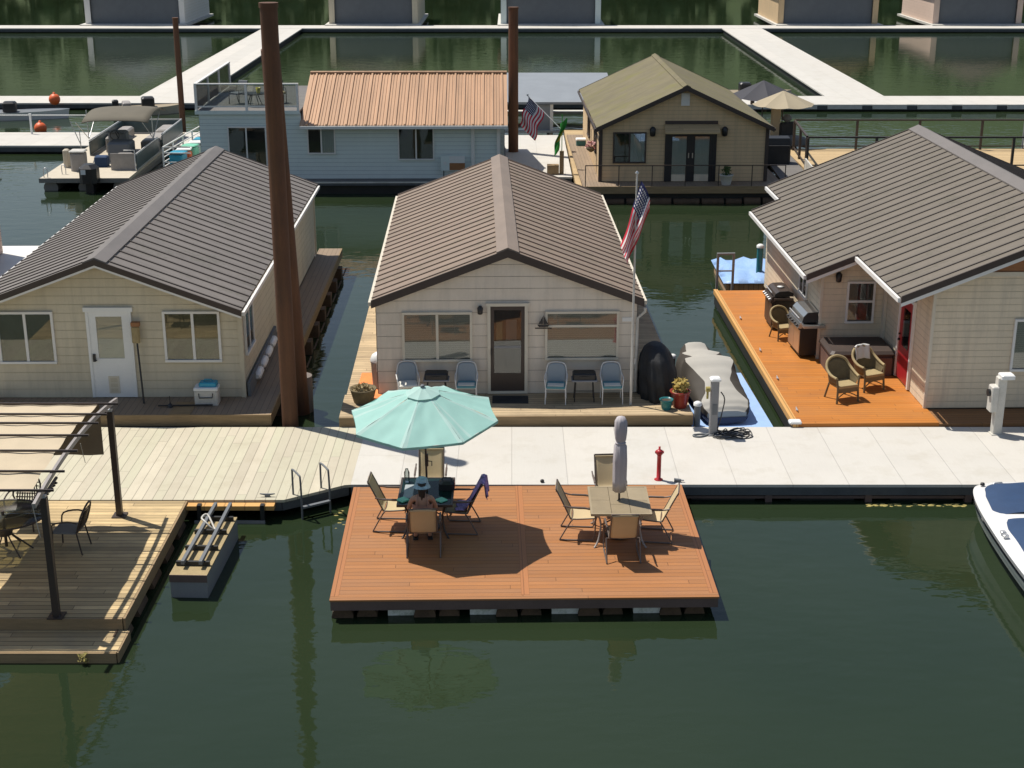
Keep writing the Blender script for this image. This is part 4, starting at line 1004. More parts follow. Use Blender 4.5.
# closed umbrella
o = thing('patio_umbrella', 'closed umbrella in a pale mauve cover standing in the stone topped table', 'umbrella', (2.0, 24.95, .006))
mb = MB(); mb.lathe([(.24, 0), (.25, .03), (.08, .07), (.045, .1), (.045, .3), (.0001, .31)], 18); mb.build('base', 'black_metal', o)
mb = MB(); mb.tube([(0, 0, .1), (0, 0, 2.3)], .02, 10); mb.build('pole', 'bronze_metal', o)
mb = MB(); PR = [(.07, .93), (.115, .90), (.12, 1.1), (.125, 1.5), (.115, 1.8), (.075, 1.86), (.098, 1.93), (.112, 2.1), (.108, 2.28), (.07, 2.36), (.0001, 2.38)]
n = 24; vs = []
for r_, z in PR:
    for j in range(n):
        t = 2 * PI * j / n; q = r_ * (1 + .10 * math.sin(8 * t + z * 1.5)); vs.append((q * math.cos(t), q * math.sin(t), z))
mb.add(vs, [(i * n + j, i * n + (j + 1) % n, (i + 1) * n + (j + 1) % n, (i + 1) * n + j) for i in range(len(PR) - 1) for j in range(n)], 0, True)
mb.build('canopy', 'umb_closed', o)
mb = MB(); mb.tube(arc((0, 0), .09, 0, 360, 14, 'xy', 1.86), .014, 6); mb.build('tie_band', 'umb_closed', o)

# things on the shaded table
mb = MB(); mb.rbox(-.15, .15, -.14, .14, 0, .17, .05, 0); mb.tube([(-.09, 0, .17), (-.08, 0, .21), (.08, 0, .21), (.09, 0, .17)], .012, 6, 0); mb.box(.148, .156, -.09, .09, .04, .14, 1)
tag(mb.build('bag', ['black_plastic', 'red_paint'], None, (-1.24, 25.50, .731)), 'black cooler bag with a red end on the teal glass table', 'bag')
mb = MB(); mb.rbox(-.09, .09, -.09, .09, 0, .022, .01); o = tag(mb.build('napkin_tray', 'mint_plastic', None, (-1.32, 24.90, .731)), 'mint green tray in front of the black cooler bag', 'tray')
mb = MB(); mb.rbox(-.09, .09, -.09, .09, 0, .03, .01); o = tag(mb.build('napkin_tray', 'mint_plastic', None, (-2.03, 24.90, .731)), 'mint green tray beside the woman\'s elbow near the west chair', 'tray')
mb = MB(); mb.lathe([(.05, 0), (.055, .2), (.03, .25), (.03, .27), (.0001, .28)], 12); mb.build('bottle', 'glass_clear', None, (-2.02, 25.48, .731)); bpy.data.objects['bottle']['label'] = 'clear bottle standing on the teal glass table'; bpy.data.objects['bottle']['category'] = 'bottle'
mb = MB(); mb.rbox(-.09, .09, -.32, .32, 0, .02, .008); tag(mb.build('place_mat', 'chair_mesh', None, (-1.95, 25.30, .731), ), 'pale folded mat lying along the west side of the glass table', 'mat')
bpy.data.objects['bottle'].location = (-2.02, 25.80, .731)

for o in [q for q in bpy.data.objects if q.name.startswith('napkin_tray')]: o.rotation_euler = (0, 0, .75)
# towel over the east chair
def drape(u, v):
    # u across (-.3..)  v from front of the seat up over the back and down behind
    path = [(-.02, .45), (-.19, .44), (-.26, .52), (-.41, .82), (-.51, 1.03), (-.56, 1.0), (-.58, .84), (-.60, .66)]
    k = v * (len(path) - 1); i = min(int(k), len(path) - 2); t = k - i
    y = path[i][0] * (1 - t) + path[i + 1][0] * t; z = path[i][1] * (1 - t) + path[i + 1][1] * t
    return ((u - .5) * .5 + .04 * math.sin(v * 8), y + .02 * math.sin(u * 14 + v * 5) + .02, z + .02 + .015 * math.sin(u * 11))
mb = MB(); mb.grid(drape, 14, 28, thick=(0, .012, .01))
tw = tag(mb.build('towel', 'purple_towel'), 'purple and blue patterned towel draped over the east chair at the glass table', 'towel'); tw.location = (-1.04, 25.26, .006); tw.rotation_euler = (0, 0, rad(86))

# ------------------------------------------------------------------ the seated woman (faces +y, seen from behind)
def skinned(name, verts, edges, radii, m, parent=None, sub=2, root=0):
    me = bpy.data.meshes.new(name); me.from_pydata(verts, edges, []); me.update(); me.materials.append(M[m])
    o = bpy.data.objects.new(name, me); COL.objects.link(o)
    if parent: o.parent = parent
    md = o.modifiers.new('skin', 'SKIN'); md.use_smooth_shade = True
    sv = me.skin_vertices[0].data
    for i, r_ in enumerate(radii): sv[i].radius = r_ if isinstance(r_, tuple) else (r_, r_); sv[i].use_root = (i == root)
    sb = o.modifiers.new('sub', 'SUBSURF'); sb.levels = sub; sb.render_levels = sub
    return o
V, Ed, Rr = [], [], []
def jv(p, r_, link=None):
    V.append(p); Rr.append(r_)
    if link is not None: Ed.append((link, len(V) - 1))
    return len(V) - 1
pel = jv((0, -.10, .52), (.16, .12)); wst = jv((0, -.10, .68), (.125, .09), pel); chs = jv((0, -.06, .86), (.15, .10), wst); shl = jv((0, -.05, .97), (.10, .075), chs)
nk = jv((0, -.03, 1.05), .047, shl); hd0 = jv((0, -.005, 1.12), (.07, .085), nk); hd1 = jv((0, .005, 1.20), (.077, .092), hd0); hd2 = jv((0, .0, 1.27), (.055, .07), hd1)
for sg in (-1, 1):
    a = jv((sg * .16, -.05, .965), .055, shl); e = jv((sg * .235, .03, .74), .042, a); wr = jv((sg * .15, .27, .755), .028, e); pm = jv((sg * .13, .33, .762), (.034, .018), wr)
    for k, (dx, ln) in enumerate(((-.026, .062), (-.009, .075), (.009, .072), (.026, .055))):
        f1 = jv((sg * (.13) + dx, .375, .765), .0095, pm); f2 = jv((sg * (.128) + dx * 1.1, .375 + ln * .55, .760), .0085, f1); jv((sg * .126 + dx * 1.15, .375 + ln, .748), .007, f2)
    t1 = jv((sg * .13 - sg * .04, .325, .765), .011, wr); jv((sg * .13 - sg * .062, .365, .758), .009, t1)
    hp = jv((sg * .10, -.04, .50), (.10, .09), pel); kn = jv((sg * .13, .38, .50), .06, hp); an = jv((sg * .12, .36, .09), .036, kn); ft = jv((sg * .125, .43, .045), (.038, .03), an); jv((sg * .13, .53, .035), (.035, .022), ft)
pr = thing('person', 'woman in a pale blue bucket hat seated at the teal glass table, seen from behind', 'person', (-1.64, 24.38, .0), rad(4))
pr.scale = (1.07, 1.07, 1.06)
skinned('body', V, Ed, Rr, 'skin', pr)
mb = MB()   # face: eyes, nose, mouth, ears on the far side of the head
for sg in (-1, 1):
    mb.lathe([(.0001, -.012), (.012, 0), (.0001, .012)], 8, (sg * .032, .088, 1.195), 1); mb.lathe([(.0001, -.03), (.014, -.01), (.014, .012), (.0001, .03)], 8, (sg * .078, 0, 1.18), 0)
mb.tube([(0, .09, 1.205), (0, .113, 1.165), (0, .095, 1.155)], [.008, .014, .008], 8, 0); mb.tube([(-.025, .088, 1.125), (0, .096, 1.122), (.025, .088, 1.125)], .006, 6, 2)
mb.build('face', ['skin', 'black_plastic', 'red_glaze'], pr)
mb = MB()
def hairf(u, v):
    a = rad(200 + 140 * u); z = 1.26 - .40 * v; q = .085 + .012 * math.sin(18 * u) * v - .02 * v * v
    return (q * math.cos(a) * (1 - .35 * v), q * math.sin(a) * 1.12 - .015 * math.sin(v * 3) - .015, z)
mb.grid(hairf, 22, 12, thick=(0, -.02, 0)); mb.build('hair', 'hair', pr)
mb = MB(Matrix.Translation((0, 0, 1.215)) @ Matrix.Rotation(rad(-6), 4, 'X'))
mb.lathe([(.148, -.065), (.138, -.035), (.112, .0), (.105, .05), (.093, .095), (.06, .115), (.0001, .12)], 24, sy=1.05); mb.lathe([(.110, .001), (.116, .012), (.110, .024)], 24, sy=1.05); mb.build('hat', 'hat_cloth', pr)
def torso(u, v):
    a = 2 * PI * u; z = .58 + .30 * v; k = .128 + .03 * v
    return (1.16 * k * math.cos(a), -.085 + .035 * v + .82 * k * math.sin(a) * .88, z)
mb = MB(); mb.grid(torso, 28, 8)
for sg in (-1, 1): mb.tube(smooth_path([(sg * .09, .065, .88), (sg * .085, .04, .98), (sg * .08, -.06, 1.03), (sg * .085, -.145, .96), (sg * .09, -.165, .87)], 3), .011, 6)
mb.build('top', 'shirt', pr)
mb = MB()
for sg in (-1, 1): mb.tube([(sg * .09, -.12, .52), (sg * .105, .05, .51), (sg * .115, .16, .505)], [.128, .112, .098], 14)
mb.tube([(-.11, -.1, .53), (.11, -.1, .53)], .135, 14); mb.build('shorts', 'denim', pr)
mb = MB()
for sg in (-1, 1): mb.rbox(sg * .127 - .045, sg * .127 + .045, .31, .57, .008, .03, .01)
mb.build('sandals', 'black_plastic', pr)
# ------------------------------------------------------------------ on the walkway
o = thing('standpipe', 'short red fire standpipe on the white walkway near the swim deck', 'standpipe', (3.02, 27.66, 0))
mb = MB(); mb.lathe([(.09, 0), (.09, .015), (.045, .03), (.045, .54), (.05, .545), (.05, .555), (.045, .56)], 14); mb.build('pipe', 'red_paint', o)
mb = MB(); mb.lathe([(.047, .561), (.075, .575), (.075, .64), (.045, .66), (.022, .67), (.022, .73), (.0001, .735)], 14); mb.tube([(-.09, 0, .61), (.09, 0, .61)], .028, 10); mb.build('valve_head', 'red_paint', o)
o = thing('hose_nozzle', 'small grey fitting lying by the foot of the red standpipe', 'fitting', (3.33, 27.55, 0))
mb = MB(); mb.tube([(0, 0, .04), (.14, -.02, .04)], [.04, .03], 10); mb.build('body', 'slate_grey', o); mb = MB(); mb.tube([(.14, -.02, .04), (.2, -.03, .04)], .018, 8); mb.build('tip', 'steel', o)
def pedestal(label, loc, w_, hgt, meter):
    o = thing('power_pedestal', label, 'power pedestal', loc, rad(2))
    mb = MB(); mb.rbox(-w_ / 2, w_ / 2, -w_ / 2, w_ / 2, .02, hgt, .012); mb.box(-w_ * .7, w_ * .7, -w_ * .7, w_ * .7, 0, .02); mb.build('post', 'grey_plastic' if not meter else 'dirty_white', o)
    if meter:
        mb = MB(); mb.rbox(-.06, .24, -.17, .11, hgt - .02, hgt + .08, .02); mb.build('cap', 'white_plastic', o)
        mb = MB(); mb.rbox(-.24, -.082, -.17, .1, hgt * .42, hgt * .86, .02); mb.build('meter_box', 'dirty_white', o)
        mb = MB(); mb.tube([(-.245, -.04, hgt * .74), (-.30, -.04, hgt * .74)], .08, 14); mb.build('meter', 'black_plastic', o)
    else:
        mb = MB(); mb.rbox(-.12, .12, -.12, .12, hgt + .001, hgt + .07, .03); mb.build('cap', 'white_plastic', o)
        mb = MB(); mb.tube([(-.11, -.02, hgt - .2), (-.20, -.02, hgt - .2)], .06, 10, 0); mb.tube([(-.16, -.02, hgt - .42), (-.16, -.02, hgt - .26)], .025, 8, 0); mb.build('lamp', 'foam_yellow', o)
        mb = MB(); mb.box(-.05, .05, -.095, -.081, .5, .75); mb.build('socket_plate', 'slate_grey', o)
    return o
pedestal('grey square power pedestal with white cap and coiled cable beside the covered watercraft', (4.48, 30.28, 0), .17, 1.28, False)
pedestal('white power pedestal with a round meter in front of the taupe home siding', (10.82, 30.36, 0), .20, 1.33, True)
r = random.Random(3); pts = [(4.62, 30.30, 1.0), (4.70, 30.22, .85), (4.64, 30.22, .45), (4.60, 30.2, .06)]
for k in range(40):
    a = k * .8 + r.uniform(-.15, .15); q = .22 + .13 * math.sin(k * .9) + r.uniform(-.05, .05); pts.append((4.84 + q * 1.3 * math.cos(a) + .1 * math.sin(k * .37), 30.22 + q * .8 * math.sin(a), .02 + max(0, .10 * math.sin(k * 1.9))))
pts += [(5.3, 30.3, .02), (5.15, 30.55, .02), (5.2, 30.75, -.03)]
mb = MB(); mb.tube(smooth_path(pts, 3), .013, 6); tag(mb.build('power_cable', 'black_plastic'), 'black power cable hanging and coiled at the grey pedestal foot', 'cable')
mb = MB(); mb.tube(smooth_path([(4.40, 30.24, .03), (4.2, 30.1, .02), (4.05, 30.12, .02), (4.06, 30.22, .02), (4.3, 30.26, .02), (4.5, 30.14, .02), (4.75, 30.05, .02), (5.0, 30.02, .02)], 5), .02, 6); tag(mb.build('hose', 'slate_grey'), 'grey hose looped flat on the white walkway beside the pedestal', 'hose')
# dock ladder at the angled corner
o = thing('dock_ladder', 'grey tube swim ladder with two handrails at the angled walkway corner', 'ladder', (-4.02, 26.88, 0), rad(33))
for x in (-.31, .31):
    mb = MB(); mb.tube(smooth_path([(x, .22, .0), (x, .22, .46), (x, .19, .545), (x, -.10, .52), (x, -.15, .45), (x, -.17, .0), (x, -.17, -1.2)], 3), .021, 8); mb.build('handrail', 'slate_grey', o)
for z in (-.15, -.42, -.7):
    mb = MB(); mb.box(-.31, .31, -.21, -.13, z - .02, z + .02); mb.build('step', 'slate_grey', o)
def cleat(name, label, loc, rz=0, m='slate_grey', s=1, group=None):
    mb = MB(); mb.box(-.05 * s, .05 * s, -.03 * s, .03 * s, 0, .045 * s); mb.tube([(-.15 * s, 0, .062 * s), (-.06 * s, 0, .05 * s), (.06 * s, 0, .05 * s), (.15 * s, 0, .062 * s)], [.012 * s, .02 * s, .02 * s, .012 * s], 8)
    o = tag(mb.build(name, m), label, 'cleat', group); o.location = Vector(loc) + OFF; o.rotation_euler = (0, 0, rz); return o
cleat('dock_cleat', 'dark mooring cleat on the near edge of the beige walkway', (-4.9, 26.78, 0))
mb = MB(); mb.lathe([(.035, 0), (.045, .03), (.03, .06), (.0001, .065)], 8); tag(mb.build('dock_bolt', 'black_metal', None, (.62, 27.52, 0)), 'small dark stud on the white walkway behind the deck', 'stud')
seat(.05, .62, -.22)
for k, (x, y) in enumerate(((6.36, 38.6), (6.43, 35.6), (6.48, 33.3), (6.53, 31.0))):
    cleat('dock_cleat', 'small silver cleat on the edge of the orange deck', (x + .02, y, .302), rad(88), 'alu', .8, 'cleats along the orange deck edge')
mb = MB(); mb.rbox(-.14, .14, -.1, .1, 0, .06, .02); tag(mb.build('bumper_block', 'white_plastic', None, (6.36, 30.2, .30)), 'white bumper block at the orange deck corner', 'bumper')

seat(.04, .50, -.18)
# ------------------------------------------------------------------ middle home porch
def porch_chair(label, loc, rz, cush):
    o = thing('porch_chair', label, 'chair', loc, rz, 'white framed chairs on the middle porch')
    for sg in (-1, 1):
        x = sg * .25
        mb = MB(); mb.tube([(x, .24, 0), (x * .96, .22, .42), (x * 1.08, .14, .63)], .014, 7); mb.build('leg', 'trim_white', o)
        mb = MB(); mb.tube([(x, -.26, 0), (x * .96, -.2, .42)], .014, 7); mb.build('leg', 'trim_white', o)
        mb = MB(); mb.tube(smooth_path([(x * 1.08, .14, .63), (x * 1.1, 0, .66), (x * 1.1, -.2, .66), (x, -.27, .70)], 3), .014, 7); mb.build('armrest', 'trim_white', o)
    p = smooth_path([(-.24, -.2, .42), (-.25, -.28, .70), (-.21, -.33, .90), (-.1, -.35, .96), (.1, -.35, .96), (.21, -.33, .90), (.25, -.28, .70), (.24, -.2, .42)], 4)
    mb = MB(); mb.tube(p, .014, 7); mb.tube([(-.24, -.2, .42), (-.24, .22, .42), (.24, .22, .42), (.24, -.2, .42), (-.24, -.2, .42)], .014, 7); mb.build('seat_frame', 'trim_white', o)
    mb = MB(); mb.grid(lambda u, v: ((u - .5) * (.47 - .10 * max(0, v - .6) / .4), -.205 - .14 * v, .44 + .505 * v - .05 * max(0, v - .75) * 4 * abs(2 * u - 1) ** 3), 10, 8, thick=(0, .012, 0)); mb.build('backrest', 'chair_mesh', o)
    mb = MB(); mb.rbox(-.23, .23, -.18, .24, .425, .50, .03); mb.build('cushion', cush, o)
    if cush == 'cushion_teal':
        mb = MB(); mb.rbox(-.20, .20, .02, .235, .501, .512, .005); mb.build('cushion_trim', 'cushion_white', o)
    o.scale = (.95, .95, .89)
    return o
a_ = porch_chair('white framed porch chair at the far west end, with plump white cushion, by the bin', (-2.46, 31.45, .40), rad(188), 'cushion_white')
b_ = porch_chair('porch chair between the small grey table and the dark screen door', (-1.10, 31.42, .40), rad(180), 'cushion_teal')
dup(b_, (.98, 31.38, .40), rad(176), 'porch chair just east of the screen door, with a teal cushion')
dup(b_, (2.28, 31.40, .40), rad(182), 'porch chair with teal cushion next to the flagpole and downspout')
def end_table(label, loc):
    o = thing('side_table', label, 'side table', loc, 0, 'dark end tables on the porch')
    mb = MB(); mb.rbox(-.30, .30, -.19, .19, .50, .535, .012); mb.build('table_top', 'grey_plastic', o)
    for sx in (-1, 1):
        for sy in (-1, 1): mb = MB(); mb.tube([(sx * .2, sy * .14, .5), (sx * .23, sy * .16, 0)], .016, 6); mb.build('leg', 'black_metal', o)
    mb = MB(); mb.tube([(-.21, 0, .22), (.21, 0, .22)], .011, 6); mb.build('stretcher', 'black_metal', o)
    return o
end_table('small grey table under the west porch window with a black tray on it', (-1.80, 31.50, .40)); end_table('small dark table between the two east porch chairs', (1.64, 31.48, .40))
for x, lb in ((-1.80, 'black tray on the small table under the west porch window'), (1.64, 'black tray on the small table between the two east porch chairs')):
    mb = MB(); mb.rbox(-.27, .27, -.17, .17, 0, .15, .03); mb.box(-.1, .1, -.185, -.171, .05, .09, 0); o = tag(mb.build('tray', 'black_plastic', None, (x, 31.5, .936)), lb, 'tray')
mb = MB(); mb.rbox(-.42, .42, -.25, .25, 0, .018, .006); tag(mb.build('doormat', 'black_cover', None, (-.08, 31.48, .402)), 'black doormat in front of the dark screen door', 'doormat')
o = thing('sailboat_plaque', 'dark metal sailboat silhouette hanging beside the dark screen door', 'wall ornament', (.69, 31.845, 2.10), ROT)
mb = MB(); mb.prism([(-.02, -.012, .06), (-.16, -.012, .06), (-.02, -.012, .32)], (0, .012, 0)); mb.prism([(.0, -.012, .06), (.15, -.012, .06), (.0, -.012, .36)], (0, .012, 0)); mb.build('sails', 'black_metal', o)
mb = MB(); mb.prism([(-.20, -.012, .04), (.20, -.012, .04), (.14, -.012, -.04), (-.14, -.012, -.04)], (0, .012, 0)); mb.box(-.27, .27, -.012, 0, -.10, -.06); mb.build('hull', 'black_metal', o)
o.scale = (.72, 1, .72)
o = thing('waste_bin', 'grey bin with a white domed lid standing on the orange mat', 'bin', (-3.22, 32.35, .417))
mb = MB(); mb.lathe([(.15, 0), (.18, .62), (.19, .63), (.19, .66)], 20); mb.build('body', 'grey_plastic', o)
mb = MB(); mb.lathe([(.195, .661), (.2, .70), (.15, .82), (.06, .88), (.0001, .89)], 20); mb.build('lid', 'white_plastic', o)
mb = MB(); mb.box(-.03, .03, -.2, -.17, .45, .7); mb.build('handle', 'dirty_white', o)
mb = MB(); mb.box(-.40, .38, -1.0, 1.05, 0, .014); o = tag(mb.build('floor_mat', 'orange_paint', None, (-3.34, 32.4, .402)), 'worn orange mat on the side deck under the bin', 'mat')
o = thing('planter', 'round wooden planter of dry twigs at the deck corner', 'planter', (-3.50, 31.35, .40))
mb = MB(); mb.lathe([(.22, 0), (.30, .30), (.32, .34), (.29, .34), (.27, .28), (.0001, .27)], 20); mb.build('tub', 'wicker', o)
mb = MB(); shrub_mesh(mb, (0, 0, .26), .27, .14, 160, 5, .07); mb.build('twigs', 'wicker_light', o)
potted('potted_plant', 'small teal glazed pot with bare soil at the porch edge', (3.50, 30.84, .40), .15, .25, 'teal_glaze', 'dry_plant', 0, 1)
potted('potted_plant', 'larger red glazed pot with dry yellow plant, beside the teal pot', (3.83, 31.0, .40), .225, .40, 'red_glaze', 'dry_plant', .30, 2, 130, .10)
# black covered object
mb = MB()
def covr(u, v):
    a = 2 * PI * u; prof = [(.46, .0), (.45, .3), (.43, .65), (.37, .95), (.28, 1.14), (.15, 1.25), (.0, 1.27)]
    k = v * 6; i = min(int(k), 5); t = k - i; q = prof[i][0] * (1 - t) + prof[i + 1][0] * t; z = prof[i][1] * (1 - t) + prof[i + 1][1] * t
    q *= 1 + (.07 * math.sin(9 * a + 2 * z) + .03 * math.sin(23 * a + 3 * z) + .03 * math.sin(14 * z + 3 * a)) * (1 - v)
    return (q * math.cos(a) + .10 * (1 - z / 1.3) - .03, 1.5 * q * math.sin(a), z)
mb.grid(covr, 64, 26); tag(mb.build('covered_grill', 'black_cover', None, (3.34, 31.9, .40)), 'tall bulky thing under a black cover at the porch corner', 'cover')

seat()
# ------------------------------------------------------------------ covered watercraft on its blue float
o = thing('drive_on_float', 'flat blue plastic float under the covered watercraft', 'float', (4.98, 32.9, 0), rad(1.4))
mb = MB(); mb.prism([(-.90, -2.05, -.42), (1.02, -2.05, -.42), (.95, 2.4, -.42), (-.85, 2.4, -.42)], (0, 0, .20)); mb.build('deck', 'dock_blue', o)
mb = MB(); mb.box(-.88, 1.0, -2.09, -2.052, -.42, -.2); mb.build('front_edge', 'dock_blue', o)
for k, (x, y, lb) in enumerate(((4.22, 31.05, 'white capped dark pipe post beside the red pot'), (4.02, 34.6, 'white capped dark pipe post behind the black cover'))):
    o = thing('dock_post', lb, 'post', (x, y, -.6), 0, 'white capped pipe posts of the blue float')
    mb = MB(); mb.tube([(0, 0, 0), (0, 0, 1.02)], .075, 14); mb.build('pipe', 'slate_grey', o)
    mb = MB(); mb.lathe([(.095, 1.02), (.095, 1.08), (.05, 1.11), (.0001, 1.115)], 14); mb.build('cap', 'white_plastic', o)
pw = thing('watercraft', 'personal watercraft under a two-tone beige cover, parked on the blue float', 'watercraft', (4.76, 33.2, -.22), rad(7))
# stations: y, half width at gunwale, z gunwale, z top, half width of the pale top
ST = [(1.90, .16, .40, .60, .10), (1.82, .30, .40, .88, .22), (1.50, .40, .44, 1.02, .25), (1.22, .52, .46, .93, .28), (1.0, .60, .46, .95, .44), (.85, .62, .46, .99, .46), (.55, .62, .46, 1.00, .30), (.22, .64, .46, 1.06, .56), (.02, .64, .46, 1.04, .58), (-.35, .64, .46, .92, .44), (-.75, .63, .46, .80, .31), (-1.1, .62, .44, .68, .37), (-1.45, .60, .42, .54, .55), (-1.62, .55, .36, .44, .52), (-1.72, .46, .28, .34, .42)]
def rows(n=8):
    out = []
    S_ = [Vector((a, b, c)) for a, b, c, d, e in ST]
    return ST
mb = MB(); cols = 13; vs = []
def sec(st):
    y, w_, zg, zt, tw_ = st; out = []
    xs = [-1, -.97, -.85, -.62, None, -.55, 0, .55, None, .62, .85, .97, 1]
    for k in range(cols):
        q = abs(k - 6)
        if q == 6: x, z = w_, zg - .10
        elif q == 5: x, z = w_ * 1.0, zg
        elif q == 4: x, z = w_ * .985, zg + (zt - zg) * .32
        elif q == 3: x, z = tw_ + (w_ - tw_) * .72, zg + (zt - zg) * .66
        elif q == 2: x, z = tw_, zt - .05
        elif q == 1: x, z = tw_ * .6, zt - .008
        else: x, z = 0, zt
        out.append((x if k > 6 else -x, y, z))
    return out
dense = []
for i in range(len(ST) - 1):
    for k in range(4):
        t = k / 4; t = t * t * (3 - 2 * t); dense.append(tuple(ST[i][j] * (1 - (k / 4 if j == 0 else t)) + ST[i + 1][j] * (k / 4 if j == 0 else t) for j in range(5)))
dense.append(ST[-1])
for st in dense: vs += sec(st)
nr = len(dense)
pale = [(i * cols + j, i * cols + j + 1, (i + 1) * cols + j + 1, (i + 1) * cols + j) for i in range(nr - 1) for j in (4, 5, 6, 7)]
dark = [(i * cols + j, i * cols + j + 1, (i + 1) * cols + j + 1, (i + 1) * cols + j) for i in range(nr - 1) for j in (0, 1, 2, 3, 8, 9, 10, 11)]
mb.add(vs, pale, 0, True); mb.add(vs, dark, 1, True); mb.add(vs[-cols:], [tuple(range(cols))], 0); mb.add(vs[:cols], [tuple(range(cols - 1, -1, -1))], 1)
mb.build('cover', ['cover_beige', 'cover_dark'], pw)
mb = MB(); hv = []
for y, w_, zg, zt, tw_ in dense:
    for x, z in ((-w_ * .99, zg - .09), (-w_ * .97, zg - .2), (-w_ * .62, .06), (0, .0), (w_ * .62, .06), (w_ * .97, zg - .2), (w_ * .99, zg - .09)): hv.append((x, y * 1.01, z))
mb.add(hv, [(i * 7 + j, (i + 1) * 7 + j, (i + 1) * 7 + j + 1, i * 7 + j + 1) for i in range(nr - 1) for j in range(6)], 0, True); mb.add(hv[-7:], [tuple(range(7))], 0); mb.add(hv[:7], [tuple(range(6, -1, -1))], 0)
mb.build('hull', 'navy_paint', pw)
mb = MB()
for sg in (-1, 1): mb.tube(smooth_path([(sg * .60, .75, .44), (sg * .55, .3, .55), (sg * .61, 0, .44)], 4), .012, 5)
mb.build('strap', 'black_plastic', pw)

seat(.15, .62, -.22)
# ------------------------------------------------------------------ orange deck
def grill(label, loc, rz, w_, d_, cart, hood, shelf, lift=1.0):
    o = thing('gas_grill', label, 'grill', loc, rz)
    mb = MB(); mb.rbox(-w_ / 2, w_ / 2, -d_ / 2, d_ / 2, .08, .84, .02); mb.build('cart', 'black_plastic', o)
    mb = MB(); mb.box(-w_ / 2 + .03, -.01, -d_ / 2 - .02, -d_ / 2 - .001, .14, .74); mb.build('door', cart, o)
    mb = MB(); mb.box(.01, w_ / 2 - .03, -d_ / 2 - .02, -d_ / 2 - .001, .14, .74); mb.build('door', cart, o)
    mb = MB(); mb.prism([(-w_ / 2, -d_ / 2 - .08, .80), (-w_ / 2, -d_ / 2 - .02, .95), (-w_ / 2, -d_ / 2 + .06, .95), (-w_ / 2, -d_ / 2 + .06, .80)], (w_, 0, 0)); mb.build('control_panel', cart, o)
    mb = MB()
    for k in range(5): x = -w_ / 2 + w_ * (k + .5) / 5; mb.tube([(x, -d_ / 2 - .05, .875), (x, -d_ / 2 - .11, .855)], .028, 10)
    mb.build('knobs', 'black_plastic' if hood == 'steel' else 'alu', o)
    prof = [(y, .96 + (z - .96) * lift) for y, z in ((-d_ / 2 + .03, .96), (-d_ / 2 + .06, 1.10), (-d_ / 2 + .16, 1.21), (d_ / 2 - .14, 1.23), (d_ / 2 - .02, 1.14), (d_ / 2, .96))]
    mb = MB(); mb.prism([(-w_ / 2 + .02, y, z) for y, z in prof], (w_ - .04, 0, 0)); mb.build('hood', hood, o)
    for sg in (-1, 1):
        xx = sorted((sg * (w_ / 2 - .018), sg * (w_ / 2 + .01))); mb = MB(); mb.prism([(xx[0], y, z) for y, z in prof], (xx[1] - xx[0], 0, 0)); mb.build('hood_end', 'black_plastic', o)
    mb = MB(); mb.tube([(-w_ / 2 + .08, -d_ / 2 - .03, 1.05), (w_ / 2 - .08, -d_ / 2 - .03, 1.05)], .016, 8); mb.build('hood_handle', 'alu', o)
    for sg in (-1, 1):
        x0, x1 = sorted((sg * w_ / 2, sg * (w_ / 2 + shelf))); mb = MB(); mb.box(x0, x1, -d_ / 2 + .02, d_ / 2 - .02, .86, .92); mb.build('side_shelf', cart, o)
    return o
grill('stainless gas grill with a bright lid on the orange deck', (7.50, 35.55, .302), rad(-86), 1.12, .60, 'steel', 'steel', .22)
grill('smaller black gas grill farther along the orange deck', (7.22, 37.95, .302), rad(-88), .95, .56, 'bronze_metal', 'bronze_metal', .1, .55)
mb = MB(); mb.lathe([(.08, 0), (.1, .02), (.0001, .03)], 12); tag(mb.build('saucer', 'white_plastic', None, (7.22, 37.9, 1.414)), 'white saucer lying on the black grill lid', 'saucer')
def wicker_chair(label, loc, rz, s=1.0):
    o = thing('wicker_chair', label, 'chair', loc, rz, 'brown wicker chairs on the orange deck')
    hoop = smooth_path([(-.30, .20, .60), (-.33, -.02, .63), (-.31, -.24, .74), (-.22, -.34, .90), (0, -.38, .97), (.22, -.34, .90), (.31, -.24, .74), (.33, -.02, .63), (.30, .20, .60)], 5)
    mb = MB(); mb.tube([Vector(p) * s for p in hoop], .034 * s, 8); mb.build('arm_rail', 'wicker_light', o)
    n = len(hoop) - 1
    def back(u, v):
        p = hoop[round(u * n)]; lowy = max(-.24, min(.18, p.y * .78)); q = Vector((p.x * .84, lowy, .40)); return tuple(p.lerp(q, v) * s)
    mb = MB(); mb.grid(back, n, 4, thick=(0, .0, .012)); mb.build('backrest', 'wicker', o)
    mb = MB(); mb.prism([(-.26 * s, .25 * s, .36 * s), (.26 * s, .25 * s, .36 * s), (.25 * s, -.22 * s, .36 * s), (-.25 * s, -.22 * s, .36 * s)], (0, 0, .06 * s)); mb.build('seat', 'wicker_light', o)
    mb = MB(); mb.box(-.255 * s, .255 * s, .225 * s, .245 * s, .25 * s, .36 * s); mb.build('apron', 'wicker', o)
    for sx in (-1, 1):
        mb = MB(); mb.tube([(sx * .30 * s, .21 * s, .60 * s), (sx * .27 * s, .23 * s, .36 * s), (sx * .29 * s, .26 * s, 0)], .026 * s, 8); mb.build('leg', 'wicker', o)
        mb = MB(); mb.tube([(sx * .24 * s, -.20 * s, .38 * s), (sx * .28 * s, -.30 * s, 0)], .024 * s, 8); mb.build('leg', 'wicker', o)
    mb = MB(); mb.tube(smooth_path([(-.28 * s, .24 * s, .12 * s), (0, .20 * s, .24 * s), (.28 * s, .24 * s, .12 * s)], 4), .014 * s, 6); mb.build('stretcher', 'wicker', o)
    return o
